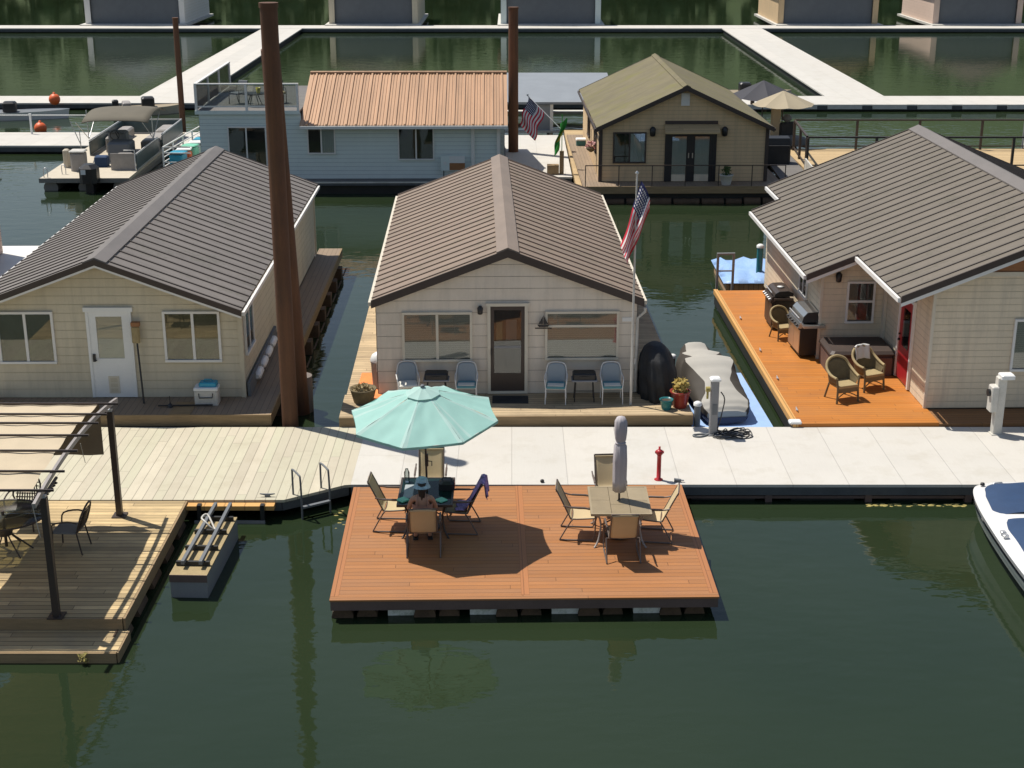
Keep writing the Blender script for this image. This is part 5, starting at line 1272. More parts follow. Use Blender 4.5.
w0 = wicker_chair('brown wicker armchair standing out on the orange deck in front of the other', (7.66, 31.80, .302), rad(200))
dup(w0, (8.46, 32.62, .302), rad(204), 'brown wicker armchair with a white towel over its back, by the hot tub')
dup(w0, (7.12, 36.75, .302), rad(200), 'small brown wicker chair beside the black gas grill').scale = (.86, .86, .84)
def tw2(u, v):
    p = [(-.30, .66), (-.335, .86), (-.37, 1.0), (-.43, .97), (-.45, .82)]
    k = v * 4; i = min(int(k), 3); t = k - i
    return ((u - .5) * .42, p[i][0] * (1 - t) + p[i + 1][0] * t + .012 * math.sin(u * 15) + .05 * (2 * u - 1) ** 2, p[i][1] * (1 - t) + p[i + 1][1] * t + .01 - .03 * (2 * u - 1) ** 2)
mb = MB(); mb.grid(tw2, 14, 14, thick=(0, .008, .012), mf=lambda i, j: 1 if (i < 6 and j in (7, 8, 9, 10, 11) and (i + j) % 5) else 0)
t_ = tag(mb.build('towel', ['towel_white', 'black_cover']), 'white towel with a black patch hung over the wicker chair back', 'towel'); t_.location = Vector((8.46, 32.62, .302)) + OFF; t_.rotation_euler = (0, 0, rad(204))
o = thing('hot_tub', 'dark brown covered hot tub tucked in the porch corner', 'hot tub', (8.50, 34.12, .302), ROT)
mb = MB(); mb.rbox(-.78, .80, -.60, .68, 0, .52, .06); mb.build('cabinet', 'fascia_dark', o)
mb = MB(); mb.rbox(-.81, .83, -.64, .70, .521, .64, .07); 
M['tub_cover'] = mat('tub_cover', (.05, .034, .027), .6, .15)
mb.build('cover', 'tub_cover', o)
seat()
# tarp raft, ladder hoop and white topped post beyond the orange deck
o = thing('raft', 'small raft heaped with light blue tarpaulin behind the orange deck', 'raft', (7.50, 44.8, 0))
mb = MB(); mb.box(-.85, .95, -1.2, 1.6, ZW - .1, -.06); mb.build('platform', 'old_wood_x', o)
mb = MB(); r = random.Random(7); H_ = [[r.uniform(0, .30) for _ in range(9)] for _ in range(9)]
mb.grid(lambda u, v: (-.95 + 2.0 * u, -1.3 + 3.0 * v, -.03 + (H_[round(u * 8)][round(v * 8)] if .01 < u < .99 and .01 < v < .99 else 0)), 8, 8, thick=(0, 0, .01)); mb.build('tarpaulin', 'tarp_blue', o)
o = thing('ladder_hoop', 'grey ladder handrail hoop at the far corner of the orange deck', 'ladder', (6.50, 42.95, .0), rad(3))
for x in (-.24, .24): mb = MB(); mb.box(x - .035, x + .035, -.035, .035, -.3, 1.02); mb.build('rail', 'grey_plastic', o)
mb = MB(); mb.box(-.275, .275, -.037, .037, 1.021, 1.08); mb.build('top_bar', 'grey_plastic', o)
mb = MB(); mb.box(-.2, .2, -.02, .02, .5, .54); mb.build('step', 'grey_plastic', o)
o = thing('dock_post', 'teal pipe post with a white cap behind the tarpaulin raft', 'post', (7.75, 44.2, -.4))
mb = MB(); mb.tube([(0, 0, 0), (0, 0, 1.35)], .10, 14); mb.build('pipe', 'teal_glaze', o); mb = MB(); mb.lathe([(.12, 1.35), (.12, 1.42), (.06, 1.46), (.0001, 1.47)], 14); mb.build('cap', 'white_plastic', o)
seat(-.10, .50, -.17)
# ------------------------------------------------------------------ tan home porch
o = thing('cooler', 'white cooler with a blue lidded box on top, on the tan home porch', 'cooler', (-6.96, 31.22, .402), ROT)
mb = MB(); mb.rbox(-.27, .27, -.18, .18, 0, .36, .03); mb.build('body', 'dirty_white', o)
mb = MB(); mb.rbox(-.28, .28, -.19, .19, .361, .43, .02); mb.build('lid', 'white_plastic', o)
mb = MB(); mb.tube([(-.16, -.18, .30), (-.15, -.21, .20), (.15, -.21, .20), (.16, -.18, .30)], .013, 6); mb.build('handle', 'black_plastic', o)
mb = MB(); mb.rbox(-.20, .20, -.13, .13, 0, .10, .02); mb.tube([(-.1, 0, .1), (-.08, 0, .15), (.08, 0, .15), (.1, 0, .1)], .012, 6); o = tag(mb.build('lunch_box', 'cyan_plastic', None, (-6.92, 31.24, .833)), 'blue lunch box sitting on the white cooler', 'box')
o = thing('push_broom', 'long handled broom leaning upside down by the white door', 'broom', (-8.50, 31.36, .402), ROT)
mb = MB(); mb.tube([(.06, -.16, .0), (-.06, .16, 1.5)], .022, 8); mb.build('handle', 'black_metal', o)
mb = MB(); mb.rbox(-.16, .02, .10, .20, 1.38, 1.78, .03); mb.build('bristles', 'wicker_light', o)
mb = MB(); mb.rbox(-.16, .04, .09, .21, 1.781, 1.88, .01); mb.build('head', 'gable_wood', o)
o = thing('boat_hook', 'thin dark pole lying on the porch boards with a small stand', 'pole', (-7.75, 30.95, .41), ROT)
mb = MB(); mb.tube([(-.3, 0, .03), (.95, .02, .03)], .018, 6); mb.lathe([(.07, .0), (.05, .06), (.0001, .1)], 8, (-.02, 0, .0)); mb.tube([(-.02, 0, .1), (-.02, 0, .26)], .01, 5); mb.build('pole', 'black_metal', o)
mb = MB(); mb.box(-.24, .24, -.42, .42, 0, .012); tag(mb.build('floor_mat', 'fascia_wood', None, (-7.45, 30.85, .402)), 'dark brown strip mat lying on the tan home porch', 'mat')
o = thing('float_bolster', 'row of white padded bolsters strapped to a dark board along the tan home wall', 'bolster', (-6.00, 32.2, .402), ROT)
mb = MB(); mb.prism([(-.12, -.5, 0), (-.05, -.5, 0), (-.05, 4.2, .0), (-.12, 4.2, 0)], (0, 0, .34)); mb.build('board', 'slate_grey', o)
for k in range(4):
    mb = MB(); mb.tube([(-.02, .35 + k * .85, .2), (-.02, .42 + k * .85, .2), (-.02, .9 + k * .85, .2), (-.02, .97 + k * .85, .2)], [.05, .1, .1, .05], 10); mb.build('pad', 'white_plastic', o)
mb = MB(); mb.lathe([(.22, 0), (.26, .1), (.26, .16), (.0001, .16)], 16); o = tag(mb.build('life_ring', 'white_plastic', None, (-12.05, 31.1, .402)), 'white round tub at the photo edge on the tan home porch', 'tub')

seat()
# ------------------------------------------------------------------ pergola on its weathered deck
h = thing('timber_deck', 'weathered tan timber deck under the pergola, with a lower step', 'deck', (-6.45, 24.0, 0))
mb = MB(); mb.box(-6.5, -.05, -2.32, 2.58, -.05, -.005); mb.build('decking', 'perg_deck', h)
mb = MB(); mb.box(-6.5, .03, -3.10, -2.38, -.26, -.21); mb.build('step', 'perg_deck', h)
mb = MB(); mb.box(-6.5, -.06, -2.36, -2.322, -.25, -.01, 0); mb.box(-.048, -.01, -2.34, 2.58, -.25, -.01, 0); mb.box(-6.5, .02, -3.14, -3.102, -.42, -.22, 0); mb.box(.032, .06, -3.12, -2.36, -.4, -.215, 0); mb.build('fascia', 'fascia_wood', h)
mb = MB(); mb.box(-6.4, -.2, -3.0, 2.5, ZW - .1, -.262, 0)
for k in range(5): mb.tube([(-.15, -2.6 + k * 1.05, ZW + .03), (-.15, -2.0 + k * 1.05, ZW + .03)], .17, 8, 1)
mb.build('float_base', ['float_black', 'old_log'], h)
r = random.Random(9); mb = MB(); shrub_mesh(mb, (0, 0, 0), .1, .14, 50, 4, .05); tag(mb.build('weed_tuft', 'foam_yellow', None, (-6.95, 20.84, -.36)), 'small green weed tuft growing at the timber deck edge', 'plant')
pg = thing('pergola', 'dark metal pergola with a slack tan fabric canopy and curved beams', 'pergola', (-9.6, 23.75, -.004))
PXR = 1.98; PXL = -1.98; PYB = 2.10; PYF = -2.02
for x in (PXR, PXL):
    for y in (PYB, PYF):
        mb = MB(); mb.box(x - .055, x + .055, y - .055, y + .055, 0, 2.16); mb.box(x - .13, x + .13, y - .13, y + .13, 0, .02); mb.build('post', 'bronze_metal', pg)
        mb = MB(); mb.box(x - .04, x + .04, y - .04, y + .04, 2.161, 2.2); mb.build('bracket', 'alu', pg)
zb = lambda y: 2.22 + .20 * (1 - ((y - .04) / 2.5) ** 2)
for x in (PXR, PXL):
    p = [(x, y, zb(y)) for y in [-2.5 + 5.1 * k / 16 for k in range(17)]]
    mb = MB()
    for k in range(16): mb.beam(p[k], p[k + 1], .05, .085)
    mb.build('curved_beam', 'grey_frame', pg)
    mb = MB()
    for k in range(9): mb.lathe([(.02, -.02), (.05, 0), (.02, .02)], 6, (x - .12, -2.0 + k * .12, 2.0))
    mb.tube([(x - .12, -2.05, 2.0), (x - .12, -.95, 2.06)], .03, 6); mb.build('lattice_arm', 'bronze_metal', pg)
RY = [1.92, 1.15, .60, -.04, -.73, -1.51, -2.14]
for y in RY:
    mb = MB(); mb.beam((-2.35, y, zb(y) + .07), (2.20, y, zb(y) + .065), .03, .036); mb.build('rafter', 'bronze_metal', pg)
for y in (PYB,):
    mb = MB(); mb.beam((PXL, y, 2.12), (PXR, y, 2.12), .05, .08); mb.build('crossbeam', 'bronze_metal', pg)
def canvas(u, v):
    y = 1.95 + (-2.12 - 1.95) * u
    # sag between rafters
    sag = 0
    for a, b in zip(RY[:-1], RY[1:]):
        if b <= y <= a: t = (a - y) / (a - b); sag = math.sin(PI * t) * .035 * (1 + .3 * math.sin(7 * v))
    x = -.32 + 2.12 * v
    return (x, y, zb(y) + .03 - sag + .008 * math.sin(20 * v + 3 * u))
mb = MB(); mb.grid(canvas, 72, 24); mb.build('canopy', 'canopy_tan', pg)
mb = MB(); mb.grid(lambda u, v: (-.32 + 2.14 * u, 1.97 + .02 * math.sin(20 * u), zb(1.97) + .02 - 1.0 * v), 30, 6); mb.build('valance', 'valance', pg)
mb = MB(); mb.tube([(PXR - .2, PYF, 2.05), (PXR - .16, PYF + .1, 1.4)], .008, 5); mb.tube([(PXR - .05, .3, 2.2), (PXR - .06, .5, 1.75)], .006, 5); build_each(mb, 'tie_cord', 'dirty_white', pg)
# glass table + dark chairs under the pergola
o = thing('patio_table', 'oval glass topped table with curled metal legs under the pergola', 'table', (-9.28, 24.25, 0))
mb = MB(); mb.lathe([(.0001, .715), (.76, .715), (.76, .727), (.0001, .727)], 40, sy=.92); mb.build('table_top', 'glass_frost', o)
mb = MB(); mb.tube([(.77 * math.cos(k * PI / 20), .77 * .92 * math.sin(k * PI / 20), .72) for k in range(41)], .018, 7); mb.build('rim', 'bronze_metal', o)
for k in range(6):
    a = k * PI / 3 + .3; c_, s_ = math.cos(a), math.sin(a)
    mb = MB(); mb.tube(smooth_path([(.62 * c_, .58 * s_, .70), (.25 * c_, .25 * s_, .66), (.12 * c_, .12 * s_, .52), (.12 * c_, .12 * s_, .34), (.25 * c_, .25 * s_, .2), (.46 * c_, .44 * s_, .0)], 3), .016, 6); mb.build('leg', 'bronze_metal', o)
mb = MB(); mb.tube([(0, 0, .1), (0, 0, .8)], .03, 8); mb.lathe([(.13, .34), (.15, .42), (.13, .5)], 12); mb.build('hub', 'bronze_metal', o)
def cast_chair(label, loc, rz):
    o = thing('garden_chair', label, 'chair', loc, rz, 'dark cast metal chairs under the pergola')
    for sg in (-1, 1):
        mb = MB(); mb.tube(smooth_path([(sg * .25, .24, 0), (sg * .24, .22, .40), (sg * .28, .18, .60), (sg * .28, -.1, .66), (sg * .25, -.26, .62)], 3), .016, 6); mb.build('leg', 'bronze_metal', o)
        mb = MB(); mb.tube([(sg * .24, -.30, 0), (sg * .22, -.22, .42)], .016, 6); mb.build('leg', 'bronze_metal', o)
    mb = MB(); mb.rbox(-.24, .24, -.22, .24, .40, .435, .015); mb.build('seat', 'slate_grey', o)
    mb = MB()
    P_ = [(-.23, -.24, .44), (.23, -.24, .44), (.25, -.34, .74), (.14, -.40, .90), (0, -.42, .95), (-.14, -.40, .90), (-.25, -.34, .74)]
    mb.tube(smooth_path(P_ + [P_[0]], 3), .018, 6)
    for k in range(9): t = -.2 + .05 * k; mb.beam((t, -.24, .44), (t * .8, -.37 - .03 * (1 - abs(t) * 3), .82), .022, .012)
    for k in range(6): mb.beam((-.22, -.255 - .025 * k, .5 + k * .066), (.22, -.255 - .025 * k, .5 + k * .066), .012, .02)
    mb.build('backrest', 'bronze_metal', o); return o
g0 = cast_chair('dark cast metal chair on the shaded pergola deck, its back to the float rails', (-8.14, 24.35, 0), rad(86))
dup(g0, (-9.30, 25.35, 0), rad(178), 'dark cast metal chair behind the oval glass table')
dup(g0, (-10.30, 23.3, 0), rad(-60), 'dark cast metal chair half out of the photo beside the oval glass table')
# small craft float with rails
o = thing('craft_float', 'small box float with two dark launching rails between the timber deck and swim deck', 'float', (-5.68, 24.45, 0), rad(-2))
mb = MB(); mb.box(-.33, .33, -1.28, 1.22, -.62, .02, 0); mb.build('hull', 'grey_plastic', o)
mb = MB(); mb.box(-.335, .335, -1.285, 1.225, .022, .05, 0); mb.build('top', 'wicker_light', o)
mb = MB(); mb.box(-.337, .337, -1.30, -1.287, -.09, .05); mb.build('end_band', 'fascia_dark', o)
for x in (-.15, .17):
    mb = MB(); mb.beam((x, -1.05, .17), (x * .9, 1.5, .20), .06, .07); mb.build('rail', 'slate_grey', o)
for y in (-.9, -.25, .45, 1.05):
    mb = MB(); mb.box(-.30, .30, y - .03, y + .03, .051, .135); mb.build('crossbar', 'float_black', o)
mb = MB(); mb.tube(smooth_path([(-.14, .95, .24), (-.02, .8, .1), (.06, .55, .08), (-.1, .6, .22), (-.2, .75, .24), (-.12, .9, .24), (.1, .5, .10), (.18, .42, .1)], 4), .02, 6); tag(mb.build('mooring_rope', 'dirty_white', None, (-5.68, 24.45, 0)), 'pale mooring rope looped over the rails of the small float', 'rope')
o = thing('hinge_beam', 'sunlit timber beam with dark brackets under the beige walkway edge', 'beam', (-5.7, 26.5, -.1))
mb = MB(); mb.box(-.85, .98, -.09, .09, -.04, .05); mb.build('beam', 'orange_edge', o)
for x in (-.5, .75): mb = MB(); mb.box(x - .04, x + .04, -.13, .0, -.24, .08); mb.build('bracket', 'black_metal', o)
mb = MB(); mb.box(-.6, .8, -.16, -.12, -.3, -.24); mb.build('lower_bar', 'grey_plastic', o)

# ------------------------------------------------------------------ bowrider at the right
bt = thing('motorboat', 'white motorboat with blue canvas covers over its bow and cockpit', 'boat', (10.10, 24.0, ZW), rad(0))
BS = [(3.02, .30, .55), (2.95, .62, .60), (2.75, .86, .62), (2.3, 1.02, .64), (1.5, 1.14, .66), (.3, 1.22, .68), (-1.0, 1.25, .69), (-2.6, 1.22, .70), (-3.0, 1.20, .70)]
BS = [(lambda P: (P.x, P.y, P.z))(p) for p in smooth_path(BS, 4)]
def strip(mb, fa, fb, m=0):
    n = len(BS); vs = [fa(*b) for b in BS] + [fb(*b) for b in BS]
    mb.add(vs, [(i, i + 1, n + i + 1, n + i) for i in range(n - 1)], m, True)
mb = MB()
for sg in (-1, 1):
    strip(mb, lambda y, w_, z: (sg * w_, y, z), lambda y, w_, z: (sg * w_ * .98, y, z - .10), 0)
    strip(mb, lambda y, w_, z: (sg * w_ * .98, y, z - .14), lambda y, w_, z: (sg * w_ * .90, y * .985, z - .42), 0)
    strip(mb, lambda y, w_, z: (sg * w_ * .90, y * .985, z - .42), lambda y, w_, z: (sg * w_ * .72, y * .95, .0), 0)
    strip(mb, lambda y, w_, z: (sg * w_ * .72, y * .95, .0), lambda y, w_, z: (0, y * .8, -.3), 0)
mb.prism([(-1.2, -3.0, .70), (1.2, -3.0, .70), (.95, -2.95, 0), (0, -2.9, -.25), (-.95, -2.95, 0)], (0, .02, 0), 0)
mb.prism([(-.30, 3.02, .55), (.30, 3.02, .55), (.22, 2.87, 0), (-.22, 2.87, 0)], (0, -.02, 0), 0)
mb.build('hull', 'gelcoat', bt)
mb = MB()
for sg in (-1, 1): strip(mb, lambda y, w_, z: (sg * w_ * 1.005, y * 1.002, z - .09), lambda y, w_, z: (sg * w_ * .99, y * 1.002, z - .145)); strip(mb, lambda y, w_, z: (sg * w_ * .902, y * .987, z - .40), lambda y, w_, z: (sg * w_ * .885, y * .982, z - .44))
mb.build('rub_rail', 'navy_paint', bt)
mb = MB()
def deckf(u, v):
    k = u * (len(BS) - 1); i = min(int(k), len(BS) - 2); t = k - i; a, b = BS[i], BS[i + 1]
    y = a[0] + (b[0] - a[0]) * t; w_ = a[1] + (b[1] - a[1]) * t; z = a[2] + (b[2] - a[2]) * t; s_ = 2 * v - 1
    return (s_ * w_, y, z + .05 * (1 - s_ ** 4))
mb.grid(deckf, 40, 12); mb.build('deck', 'gelcoat', bt)
def cover(y0, y1, inset, name):
    def f(u, v):
        y = y0 + (y1 - y0) * u
        for a, b in zip(BS[:-1], BS[1:]):
            if b[0] <= y <= a[0]: t = (a[0] - y) / (a[0] - b[0] + 1e-9); w_ = a[1] + (b[1] - a[1]) * t; z = a[2] + (b[2] - a[2]) * t; break
        s_ = 2 * v - 1; e = min(1, min(u, 1 - u) * 7); w_ = (w_ - inset) * (.86 + .14 * math.sqrt(e))
        return (s_ * w_, y, z + .035 + .05 * (1 - s_ ** 4) + .06 * e * (1 - s_ ** 6) + .012 * math.sin(9 * u + 4 * s_))
    mb = MB(); mb.grid(f, 24, 16); mb.build(name, 'navy', bt)
cover(2.78, 1.22, .22, 'bow_cover'); cover(.98, -2.7, .28, 'cockpit_cover')
for y in (.15, .3): mb = MB(); mb.rbox(-1.14, -1.04, y - .05, y + .05, .735, .78, .01); mb.build('cleat', 'alu', bt)
mb = MB(); mb.tube([(-.5, 2.78, .62), (-.45, 2.82, .68), (-.3, 2.84, .68), (-.25, 2.82, .62)], .018, 6); mb.build('bow_rail', 'alu', bt)
mb = MB(); mb.lathe([(.0001, .0), (.05, .02), (.04, .06), (.0001, .07)], 8, (-.72, 2.72, .66)); mb.build('nav_light', 'black_plastic', bt)

# ------------------------------------------------------------------ pontoon boat at the back left
pb = thing('pontoon_boat', 'grey pontoon boat with a khaki bimini top and a black outboard motor', 'boat', (-17.85, 60.6, 0), rad(1.2))
mb = MB(); mb.box(-1.85, 1.85, -.6, 11.5, .02, .14, 0); mb.box(-1.88, 1.88, -.64, -.602, -.05, .14, 1); mb.build('floor', ['boat_floor', 'hull_grey'], pb)
for x in (-1.45, 0, 1.45): mb = MB(); mb.tube([(x, -.5, -.28), (x, 10.2, -.28), (x, 11.6, -.05)], [.3, .3, .08], 14); mb.build('pontoon', 'hull_grey', pb)
def railp(x0, y0, x1, y1):
    mb = MB(); mb.beam((x0, y0, .46), (x1, y1, .46), .05, .62); mb.build('side_panel', 'boat_teal', pb)
    mb = MB(); mb.beam((x0, y0, .83), (x1, y1, .83), .05, .05); mb.beam((x0, y0, .17), (x1, y1, .17), .055, .05); mb.build('side_rail', 'alu', pb)
railp(1.8, 1.2, 1.8, 5.6); railp(1.8, 6.5, 1.8, 11.2); railp(-1.1, 4.8, -1.1, 11.2); railp(-1.1, 11.2, 1.8, 11.2); 
mb = MB(); mb.beam((.7, 1.2, .5), (1.75, 1.2, .5), .05, .72); mb.build('stern_gate', 'vinyl_grey', pb)
mb = MB(); mb.tube([(1.75, 1.15, .15), (1.75, 1.15, 1.0), (1.3, 1.15, 1.0)], .025, 6); mb.build('gate_frame', 'trim_white', pb)
for x0, x1, y0, y1, z1, m_ in ((-.95, -.35, .9, 1.5, .95, 'vinyl_grey'), (.1, 1.1, 3.1, 4.2, 1.0, 'slate_grey'), (-.6, .5, 5.6, 6.4, .85, 'vinyl_grey'), (.9, 1.7, 6.0, 8.5, .62, 'vinyl_grey'), (-1.0, -.4, 7.4, 10.6, .6, 'vinyl_grey'), (.9, 1.7, 9.2, 10.9, .62, 'vinyl_grey')):
    mb = MB(); mb.rbox(x0, x1, y0, y1, .142, z1, .08); mb.build('seat', m_, pb)
mb = MB(); mb.rbox(-1.5, -1.25, 1.8, 2.15, .142, .92, .05); mb.build('box', 'boat_floor', pb)
mb = MB(); mb.rbox(-.98, -.32, .88, 1.52, .951, 1.02, .04); mb.build('seat_cap', 'dirty_white', pb)
mb = MB(); mb.rbox(-.2, .35, 1.9, 2.4, .142, .6, .05); mb.build('blue_bag', 'navy', pb)
mb = MB(); mb.rbox(.75, 1.5, 1.6, 2.3, .142, .72, .08); mb.build('seat', 'vinyl_grey', pb)
mb = MB(); mb.rbox(-.2, .6, 4.6, 5.3, .142, 1.25, .08, 0); mb.beam((-.2, 4.6, 1.25), (.6, 4.6, 1.25), .5, .04, 0); mb.build('console', 'slate_grey', pb)
mb = MB(); mb.tube([(.35, 4.3, 1.0), (.25, 4.2, 1.3)], .02, 6); mb.tube(arc((.2, 1.15), .2, 0, 360, 14, 'xz', 4.25), .02, 6); mb.build('steering_wheel', 'black_plastic', pb)
mo = MB(); mo.rbox(-.06, .66, -1.25, -.45, .02, .78, .16, 0); mo.rbox(.14, .46, -1.05, -.6, -.7, .02, .03, 0); mo.box(.18, .42, -.46, -.1, .05, .35, 0); m1 = mo.build('outboard_motor', 'black_plastic', pb)
mo = MB(); mo.box(-.065, -.061, -1.0, -.8, .40, .66); mo.box(.05, .25, -1.257, -1.251, .40, .60); mo.build('decal', 'white_plastic', m1)
BM = []
for k in range(9):
    t = k / 8; BM.append((3.2 + 3.9 * t, 1.85 + .30 * math.sin(PI * t) ** .8))
mb = MB(); mb.grid(lambda u, v: (-.95 + 2.9 * u, BM[round(v * 8)][0], BM[round(v * 8)][1] + .10 * (1 - (2 * u - 1) ** 4) - .02), 10, 8, thick=(0, 0, .03)); mb.build('bimini', 'bimini', pb)
for sg, x in ((-1, -1.2), (1, 1.7)):
    mb = MB(); mb.tube([(x, 5.2, .85), (x, 3.25, 1.86)], .02, 6); mb.tube([(x, 5.2, .85), (x, 5.1, 2.15)], .02, 6); mb.tube([(x, 5.2, .85), (x, 7.0, 1.9)], .02, 6); mb.build('bimini_frame', 'alu', pb)
for y in (-.45, .3): mb = MB(); mb.tube(smooth_path([(-1.7 if y < 0 else -1.15, y, .14), (-1.7 if y < 0 else -1.15, y, .5), (-1.55 if y < 0 else -1.0, y, .5), (-1.55 if y < 0 else -1.0, y, .14)], 3), .02, 6); mb.build('grab_rail', 'alu', pb)
mb = MB(); mb.tube([(-1.0, 3.0, .14), (-1.0, 3.0, 1.6)], .02, 5); mb.tube([(-.95, 2.8, 1.0), (-1.35, 2.9, 2.0)], .02, 5); mb.build('rod_holder', 'dirty_white', pb)
# people-free clutter near the bow, railing and totes beside the blue home
o = thing('deck_railing', 'white slatted railing beside the blue home, full of pool toys', 'railing', (-14.95, 62.0, 0), rad(-4))
mb = MB()
for k in range(8): y = k * 1.5; mb.box(-.03, .03, y - .03, y + .03, 0, 1.1)
for z in (.25, .45, .65, .85, 1.1): mb.box(-.02, .02, -.02, 10.5, z - .02, z + .02)
mb.box(-.02, 1.2, -.02, .02, .83, .87); mb.box(-.02, 1.2, -.02, .02, 1.08, 1.12); mb.box(-.02, 1.2, -.02, .02, .43, .47); mb.build('rails', 'trim_white', o)
mb = MB(); mb.box(-.1, 1.35, -.1, 10.6, -.15, -.01); mb.build('floor', 'grey_deck', o)
r = random.Random(21)
TOY = [('cyan_plastic', 'bright blue tote'), ('orange_buoy', 'orange tote'), ('mint_plastic', 'mint green tote'), ('white_plastic', 'white tote'), ('cyan_plastic', 'blue tote'), ('white_plastic', 'pale tote'), ('dirty_white', 'cream tote')]
wh = ['standing at the railing corner', 'second from the railing corner', 'third along the slatted railing', 'fourth along the slatted railing', 'fifth along the slatted railing', 'sixth along the slatted railing', 'last of the row by the blue wall']
for k, (m_, lb) in enumerate(TOY):
    o = thing('storage_tote', lb + ', ' + wh[k], 'tote', (-14.45 + .07 * k, 62.6 + k * .9, 0), r.uniform(-.3, .3), 'totes behind the slatted railing')
    mb = MB(); mb.rbox(-.3, .3, -.3, .3, 0, .55 + .2 * r.random(), .05); mb.build('body', m_, o)
    mb = MB(); mb.rbox(-.32, .32, -.32, .32, .761, .81, .03); mb.build('lid', 'white_plastic' if k % 2 else m_, o)
# skiff by the far dock, buoys, guide posts, boat at the photo's corner
def skiff(label, loc, rz, hullm, topm, L_=3.4):
    o = thing('small_boat', label, 'boat', loc, rz)
    mb = MB(); S2 = [(L_ / 2, .05, .5), (L_ * .42, .35, .48), (L_ * .25, .62, .45), (0, .75, .42), (-L_ * .3, .75, .42), (-L_ / 2, .68, .42)]; n = len(S2)
    for sg in (-1, 1):
        vs = [(sg * w_, y, z) for y, w_, z in S2] + [(sg * w_ * .7, y * .96, -.1) for y, w_, z in S2]
        mb.add(vs, [(i, i + 1, n + i + 1, n + i) for i in range(n - 1)], 0, True)
    mb.prism([(-.68, -L_ / 2, .42), (.68, -L_ / 2, .42), (.48, -L_ / 2 + .05, -.1), (-.48, -L_ / 2 + .05, -.1)], (0, .02, 0)); mb.build('hull', hullm, o)
    vs = [(sg * w_ * .97, y, z - .03) for sg in (-1, 1) for y, w_, z in S2]
    mb = MB(); mb.add(vs, [(i, i + 1, n + i + 1, n + i) for i in range(n - 1)]); mb.build('deck', topm, o)
    mb = MB(); mb.rbox(-.35, .35, -.5, .2, .43, .95, .08); mb.build('console', 'black_plastic', o)
    mb = MB(); mb.rbox(-.55, .55, -L_ / 2 + .15, -L_ / 2 + .6, .42, .72, .05); mb.build('seat', 'vinyl_grey', o)
    mb = MB(); mb.rbox(-.16, .16, -L_ / 2 - .4, -L_ / 2 - .05, .1, .85, .06); mb.build('outboard_motor', 'black_plastic', o)
    return o
skiff('tan skiff with a dark console tied at the far white dock', (-20.3, 82.2, ZW), rad(-72), 'boat_floor', 'tile_tan2')
skiff('grey and white runabout with orange bag at the upper corner of the photo', (-27.4, 80.2, ZW), rad(-80), 'gelcoat', 'slate_grey', 6.0)
for i, (x, y, lb) in enumerate(((-24.6, 75.9, 'round orange buoy floating behind the white dock'), (-25.9, 82.9, 'orange float bag lying at the bow of the corner runabout'))):
    mb = MB(); s_ = .32; mb.lathe([(.0001, -s_)] + [(s_ * math.cos(rad(a)), s_ * math.sin(rad(a))) for a in range(-75, 90, 15)] + [(.06, s_), (.06, s_ + .08), (.0001, s_ + .09)], 16)
    o = tag(mb.build('buoy', 'orange_buoy', None, (x, y, ZW + .15 if i == 0 else .3)), lb, 'buoy')
mb = MB(); mb.tube([(0, 0, 0), (0, 0, .95)], .055, 8); mb.tube([(0, 0, .95), (0, 0, 1.0)], .07, 8); mb.tube([(-8, 0, .93), (0, 0, .93), (3.0, 0, .93)], .02, 6); tag(mb.build('guide_post', 'white_plastic', None, (-23.95, 72.5, 0)), 'white guide post standing on the back dock near the orange buoy', 'post')

# ------------------------------------------------------------------ right back: tan landing, railings, gangway, umbrellas
def rail_run(name, label, pts, hgt=1.05, step=2.2, mid=True, m='bronze_metal'):
    P = [Vector(p) for p in pts]; o = thing(name, label, 'railing', P[0]); b = P[0]
    mb = MB()
    for p, q in zip(P[:-1], P[1:]):
        up = Vector((0, 0, hgt)); mb.beam(p - b + up, q - b + up, .09, .07)
        if mid: mb.beam(p - b + up * .12, q - b + up * .12, .04, .05)
    mb.build('handrail', m, o)
    for p, q in zip(P[:-1], P[1:]):
        n = max(1, round((q - p).length / step))
        for k in range(n + (1 if q == P[-1] else 0)):
            c = p.lerp(q, k / n) - b; mb = MB(); mb.box(c.x - .05, c.x + .05, c.y - .05, c.y + .05, c.z, c.z + hgt - .036); mb.build('post', m, o)
    return o
mb = MB(); mb.box(12.5, 30, 61.4, 66.6, .12, .25, 0); LD_ = tag(mb.build('dock_floor', 'tan_deck'), kind='structure')
mb = MB(); mb.box(12.6, 29.9, 61.5, 66.5, ZW - .1, .118, 0); mb.box(12.45, 30, 61.35, 61.39, -.1, .245, 1); mb.build('float_base', ['float_black', 'fascia_grey'], LD_)
rail_run('guard_rail', 'dark guard rail along the near side of the tan landing', [(12.55, 61.5, .25), (30, 61.5, .25)], 1.35, 3.1)
rail_run('guard_rail', 'dark guard rail along the far, water side of the tan landing', [(12.9, 66.4, .25), (30, 66.4, .25)], 1.35, 3.1)
rail_run('guard_rail', 'dark guard rail closing the landing beside the grey gangway', [(12.55, 61.7, .25), (12.85, 66.2, .25)], 1.35, 2.2)
mb = MB(); mb.prism([(11.0, 57.2, .12), (12.3, 57.2, .12), (12.5, 66.6, .2), (11.3, 66.6, .2)], (0, 0, .10)); tag(mb.build('ramp_path', 'grey_deck'), kind='structure')
mb = MB(); mb.beam((12.33, 57.4, .4), (12.45, 61.3, .5), .06, .5); o = tag(mb.build('gangway_panel', 'dirty_white'), 'pale grey side panel of the gangway next to the brown home', 'panel')
